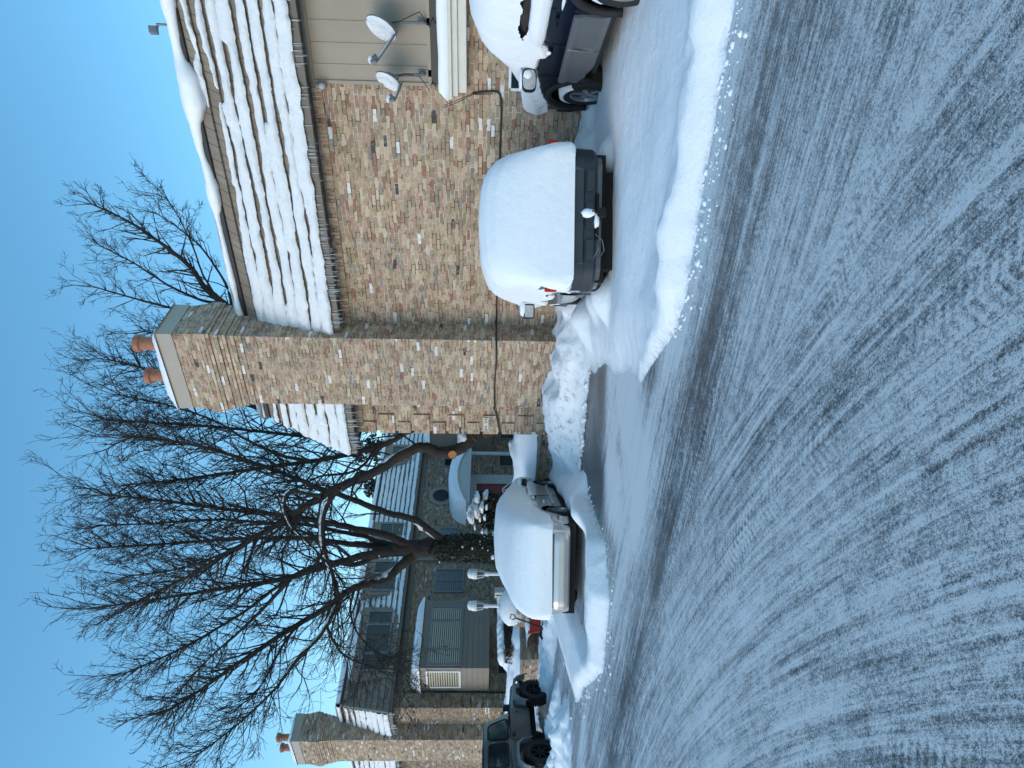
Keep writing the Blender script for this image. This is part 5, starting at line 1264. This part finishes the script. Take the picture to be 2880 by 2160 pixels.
def tree(name, label, limbs, dens, L1, seed, trunkmat, snows=(), top=Vector((0, 0, 1))):
    TW.seed(seed); base = limbs[0][0]; b0 = dep(*base[:3]); root = thing(name, label, 'tree', (b0.x, b0.y, 0))
    TV, TF, CV, CF_ = [], [], [], []; paths = []
    for li, pth in enumerate(limbs):
        P = [dep(x, y, D) for x, y, D, r in pth]; rd = [r for *_, r in pth]
        # smooth and roughen
        Q, Rr = [], []
        for i in range(len(P) - 1):
            p0 = P[max(0, i - 1)]; p1 = P[i]; p2 = P[i + 1]; p3 = P[min(len(P) - 1, i + 2)]
            for k in range(5):
                t = k / 5; t2 = t * t; t3 = t2 * t
                v = p1 * 2 + (p2 - p0) * t + (p0 * 2 - p1 * 5 + p2 * 4 - p3) * t2 + (p1 * 3 - p0 - p2 * 3 + p3) * t3
                rr_ = rd[i] + (rd[i + 1] - rd[i]) * t
                Q.append(v * .5 + Vector((TW.gauss(0, 1), TW.gauss(0, 1), TW.gauss(0, 1))) * rr_ * .10); Rr.append(rr_ * (1 + TW.gauss(0, .04)))
        Q.append(P[-1]); Rr.append(rd[-1]); paths.append((Q, Rr)); tadd(TV, TF, Q, Rr, 10 if rd[0] > .1 else 6)
        if li == 0 and rd[-1] > .06: continue
        tot = 0; LL = sum((Q[i + 1] - Q[i]).length for i in range(len(Q) - 1))
        for i in range(1, len(Q) - 1):
            sl_ = (Q[i + 1] - Q[i]).length; tot += sl_; f = tot / LL
            if f < .18: continue
            d = (Q[i + 1] - Q[i - 1]).normalized(); c = dens * sl_ * (.10 + 1.5 * f * f); 
            while c > 0:
                if TW.random() < c:
                    b = (top * .6 + d * .5 + Vector((TW.gauss(0, .3), TW.gauss(0, .3), 0)))
                    branch(CV, CF_, Q[i], rdir(d, R(TW.uniform(25, 65))), L1 * TW.uniform(.35, 1.0) * (1.15 - .45 * f), max(.010, min(.035, Rr[i] * .5)), 0, b)
                c -= 1
        d = (Q[-1] - Q[-3]).normalized()
        for k in range(4): branch(CV, CF_, Q[-1], rdir(d, R(TW.uniform(4, 28))), L1 * TW.uniform(.5, .95), Rr[-1] * .8, 0, top)
    def bld(nm, V, F, mat):
        me = bpy.data.meshes.new(nm); me.from_pydata(V, [], F); me.materials.append(mat); me.polygons.foreach_set('use_smooth', [True] * len(me.polygons))
        o = bpy.data.objects.new(nm, me); COL.objects.link(o); o.parent = root; o.matrix_parent_inverse = Matrix.Translation(-root.location); return o
    tr = bld('trunk', TV, TF, trunkmat); cr = bld('crown', CV, CF_, M['twig'])
    SV, SF_ = [], []
    for li, f0, f1, k in snows:
        Q, Rr = paths[li]; i0, i1 = int(f0 * (len(Q) - 1)), max(int(f0 * (len(Q) - 1)) + 3, int(f1 * (len(Q) - 1)))
        pp = Q[i0:i1 + 1]; rr_ = Rr[i0:i1 + 1]; n = len(pp)
        SV, SF_ = [], []
        tadd(SV, SF_, [p + Vector((0, 0, r * .70 + .02 * k)) for p, r in zip(pp, rr_)], [r * k * (.45 + .5 * math.sin(math.pi * (i + .3) / (n - .4))) * (1 + TW.gauss(0, .14)) for i, r in enumerate(rr_)], 8)
        bld('snow', SV, SF_, M['snowr'])
    return root, tr, paths
def Lm(pts, D0, D1, r0_, r1_):
    n = len(pts) - 1
    return [(x, y, D0 + (D1 - D0) * i / n, r0_ + (r1_ - r0_) * (i / n) ** .8) for i, (x, y) in enumerate(pts)]
T1 = [[(1500, 1542, 21, .42), (1400, 1542, 21, .33), (1300, 1541, 21, .29), (1230, 1541, 21, .27), (1180, 1540, 21, .26), (1130, 1540, 21, .2), (1090, 1541, 21, .1)],
      Lm([(1262, 1537), (1215, 1497), (1165, 1462), (1120, 1450), (1060, 1432), (1000, 1408), (950, 1390), (905, 1378), (850, 1352), (770, 1322), (680, 1290), (590, 1262), (480, 1240), (370, 1228)], 21, 19.5, .125, .03),
      Lm([(1180, 1536), (1130, 1525), (1090, 1506), (1000, 1487), (920, 1470), (820, 1452), (700, 1440), (580, 1425), (430, 1405), (300, 1392)], 21, 20, .14, .025),
      Lm([(1150, 1534), (1080, 1528), (1020, 1507), (940, 1492), (860, 1476), (740, 1470), (600, 1462), (430, 1472), (280, 1478)], 21, 22.5, .10, .025),
      Lm([(1120, 1540), (1040, 1535), (950, 1525), (860, 1515), (740, 1513), (600, 1520), (430, 1532), (260, 1542)], 21, 23, .11, .025),
      Lm([(1130, 1547), (1060, 1553), (990, 1572), (900, 1596), (820, 1624), (720, 1642), (600, 1660), (450, 1684), (310, 1704)], 21, 20, .14, .025),
      Lm([(1140, 1555), (1060, 1564), (1000, 1588), (930, 1582), (860, 1602), (780, 1650), (690, 1718), (590, 1780), (480, 1838), (360, 1890)], 21, 22, .10, .025),
      Lm([(1175, 1552), (1120, 1598), (1075, 1632), (1010, 1648), (970, 1668), (930, 1702), (860, 1744), (760, 1806), (660, 1872), (570, 1936), (470, 2000)], 21, 19.5, .15, .03),
      Lm([(960, 1676), (935, 1730), (900, 1790), (840, 1850), (780, 1930), (710, 2000), (640, 2060), (560, 2120)], 20, 18.5, .07, .02),
      Lm([(930, 1702), (920, 1760), (955, 1830), (1000, 1860), (1060, 1880)], 20, 19, .05, .015),
      Lm([(1000, 1650), (985, 1710), (1000, 1770), (1040, 1820), (1090, 1850)], 20, 19, .04, .012),
      Lm([(860, 1744), (820, 1780), (770, 1860), (740, 1920), (700, 1960)], 19.8, 18.2, .05, .015),
      Lm([(820, 1624), (760, 1690), (680, 1770), (580, 1860), (500, 1950)], 20.5, 22, .07, .02),
      Lm([(820, 1452), (740, 1500), (620, 1560), (500, 1600), (360, 1620)], 20.6, 22, .06, .02)]
t1, tr1, p1 = tree('honey_locust_tree', 'large bare tree with an ivy-wrapped trunk rising behind the snowy sedan', T1, 18., 2.0, 5, M['bark'],
    snows=((1, .06, .18, .9), (7, .10, .30, 1.0), (7, .32, .42, .6), (5, .02, .12, .7), (6, .05, .14, .7), (8, .02, .5, .8), (2, .12, .3, .45)))
m = MB(); b0 = dep(1420, 1542, 21); r_ = random.Random(3)
for i in range(5200):
    z = r_.uniform(.35, 3.25); a = r_.uniform(0, 6.283); k = min(1, (3.35 - z) / .8); rad = (.33 + .10 * r_.random()) * (.72 + .28 * k)
    p = Vector((b0.x + math.cos(a) * rad, b0.y + math.sin(a) * rad, z)); u = Vector((r_.gauss(0, 1), r_.gauss(0, 1), r_.gauss(0, 1))).normalized(); w = u.cross(Vector((r_.gauss(0, 1), r_.gauss(0, 1), r_.gauss(0, 1)))).normalized(); s_ = r_.uniform(.02, .045)
    m.quad(p - u * s_, p - w * s_ * .7, p + u * s_, p + w * s_ * .7)
m.build('ivy', M['leaf'], t1); m = MB()
for i in range(34):
    z = r_.uniform(.5, 3.2); a = r_.uniform(2.6, 7.2); q = r_.choice((.012, .016, .02, .03, .07)); m.blob((b0.x + math.cos(a) * .42, b0.y + math.sin(a) * .42, z), q, q * 1.3, q * .8, i, 7, 5, .5)
m.build('ivy_snow', M['snowc'], t1, smooth=True)
T2 = [[(1500, 1160, 19.5, .36), (1440, 1172, 19.4, .32), (1400, 1190, 19.2, .27), (1360, 1212, 19, .20), (1335, 1226, 19, .17)],
      Lm([(1410, 1180), (1360, 1212), (1325, 1230), (1290, 1262), (1240, 1272), (1190, 1258), (1130, 1280), (1060, 1325), (980, 1358), (905, 1395), (850, 1430), (790, 1470), (720, 1510), (660, 1545), (600, 1580), (500, 1636), (390, 1690)], 19.2, 18.2, .21, .03),
      Lm([(1300, 1180), (1220, 1190), (1150, 1210), (1090, 1245), (1010, 1270), (940, 1285), (860, 1300), (760, 1312), (640, 1330), (500, 1350), (370, 1362)], 20, 21, .14, .025),
      Lm([(1240, 1185), (1140, 1195), (1060, 1200), (1000, 1212), (930, 1233), (850, 1226), (740, 1215), (600, 1200), (450, 1190), (300, 1180)], 20.5, 22, .10, .025),
      Lm([(1180, 1180), (1040, 1190), (950, 1195), (850, 1185), (740, 1152), (640, 1120), (540, 1082), (420, 1040), (310, 1012)], 20.5, 23, .11, .025),
      Lm([(1020, 1188), (900, 1160), (820, 1120), (740, 1060), (650, 1000), (530, 960), (410, 932)], 20.6, 24, .09, .02),
      Lm([(880, 1298), (790, 1280), (700, 1240), (600, 1182), (480, 1142), (340, 1112)], 20, 22, .06, .02),
      Lm([(952, 1372), (925, 1410), (908, 1470), (912, 1540), (930, 1600), (948, 1655), (950, 1690)], 18.6, 18.8, .085, .03),
      Lm([(905, 1395), (865, 1390), (818, 1380), (800, 1420), (815, 1470), (850, 1510), (900, 1560), (950, 1620)], 18.4, 18.4, .06, .02),
      Lm([(1070, 1240), (1030, 1300), (980, 1330), (900, 1340), (840, 1370), (770, 1390)], 20, 19.5, .05, .02)]
t2, tr2, p2 = tree('honey_locust_tree', 'bare leaning tree with a sawn-off stub bending out behind the near corner', T2, 18., 2.0, 9, M['bark'],
    snows=((1, .10, .17, .95), (1, .30, .46, .75), (7, .05, .95, .85), (8, .1, .9, .75), (1, .5, .62, .4), (2, .22, .32, .8), (2, .05, .15, .7)))
c = dep(1272, 1278, 18.85); d = (-Fw * .8 + iR * (-.25) + Z3 * -.2).normalized(); m = MB(); m.tube([c - d * .25, c + d * .02], [.16, .125], 14); m.build('stub', M['bark'], t2, smooth=False)
m = MB(); m.lathe([(.112, 0), (.0, .004)], c + d * .0215, d, 18); m.build('cut_face', M['cutwood'], t2)
T3 = [Lm([(1400, 905), (1100, 900), (860, 893), (700, 890), (655, 872), (610, 838), (570, 800), (540, 755), (450, 682), (360, 622), (260, 575)], 24, 23.5, .22, .025),
      Lm([(680, 884), (625, 856), (560, 842), (470, 800), (380, 742), (280, 690)], 24, 25, .07, .02),
      Lm([(655, 872), (640, 810), (600, 742), (560, 690), (500, 640), (440, 600)], 24, 23, .06, .015),
      Lm([(690, 888), (600, 885), (500, 870), (380, 840), (260, 805)], 24, 25, .08, .02),
      Lm([(610, 838), (570, 770), (545, 700), (505, 615), (470, 560)], 23.8, 22, .045, .014)]
tree('bare_tree', 'bare forked tree standing behind the shingle roof right of the chimney', T3, 10., 1.35, 21, M['bark'])
# evergreen tips behind the far roof
for (x, y, D, h, lab) in ((1015, 1262, 44, 1.5, 'dark evergreen tip just above the far roof by the leaning limb'), (1035, 1375, 44, 1.7, 'dark evergreen tip above the far roof beside the thick limb')):
    q = dep(x, y, D); t = thing('evergreen_tree', lab, 'tree', (q.x, q.y, 0)); m = MB(); MB().tube([(q.x, q.y, 0), (q.x, q.y, q.z + h * .4)], [.25, .03], 8).build('trunk', M['bark'], t)
    for k in range(9):
        f = k / 8; leafcloud(m, (q.x + TW.gauss(0, .3), q.y + TW.gauss(0, .4), q.z + .5 - f * 4.5), .45 + f * 1.5, .45 + f * 1.5, .45, 300, .12, rr0)
    m.build('crown', M['leaf'], t)

# ------------------------------------------------------------------ thrown crumbs of snow along the ploughed edges
rc = random.Random(17); m = MB()
def crumb(p, q): m.blob(p, q * rc.uniform(.8, 1.5), q * rc.uniform(.8, 1.5), q * rc.uniform(.6, .9), rc.randint(0, 99), 7, 5, .7)
for i in range(620):
    u = rc.random()
    if u < .5: sx = rc.uniform(.45, 3.2); Zc = float(np.interp(sx, [-.2, .25, .55, .9, 2.1, 2.75, 6.], [8.2, 7.3, 6.45, 6.1, 5.42, 5.0, 3.2])) + rc.gauss(.06, .20)
    elif u < .8: sx = rc.uniform(-6.0, -1.7); Zc = float(np.interp(sx, [-6.3, -5.3, -4.2, -3.0, -2.3, -1.9], [13.2, 12.2, 10.2, 9.7, 10.2, 12.0])) + rc.gauss(.06, .26)
    else: sx = None
    if sx is not None: p = cs(sx, Zc)
    else: X = rc.uniform(-26, -13.5); p = Vector((X, rc.choice((7.3, 8.75)) + .03 * (X + 14) + rc.gauss(-.3, .35), 0))
    q = rc.choice((.006, .008, .008, .010, .012, .016, .024)); crumb((p.x, p.y, q * .2), q)
for i in range(150):
    X = rc.uniform(-11.5, -6.3); d_ = abs(rc.gauss(0, .35)); q = rc.choice((.015, .02, .03, .05)); crumb((X, 10.0 - .12 * math.sin(X * 2) + rc.uniform(-.45, .2), q * .5), q)
o = m.build('snow_crumbs', M['snowc'], None, smooth=True); o['kind'] = 'stuff'; o['label'] = 'loose crumbs of snow scattered along the ploughed edges of the lot'; o['category'] = 'snow'
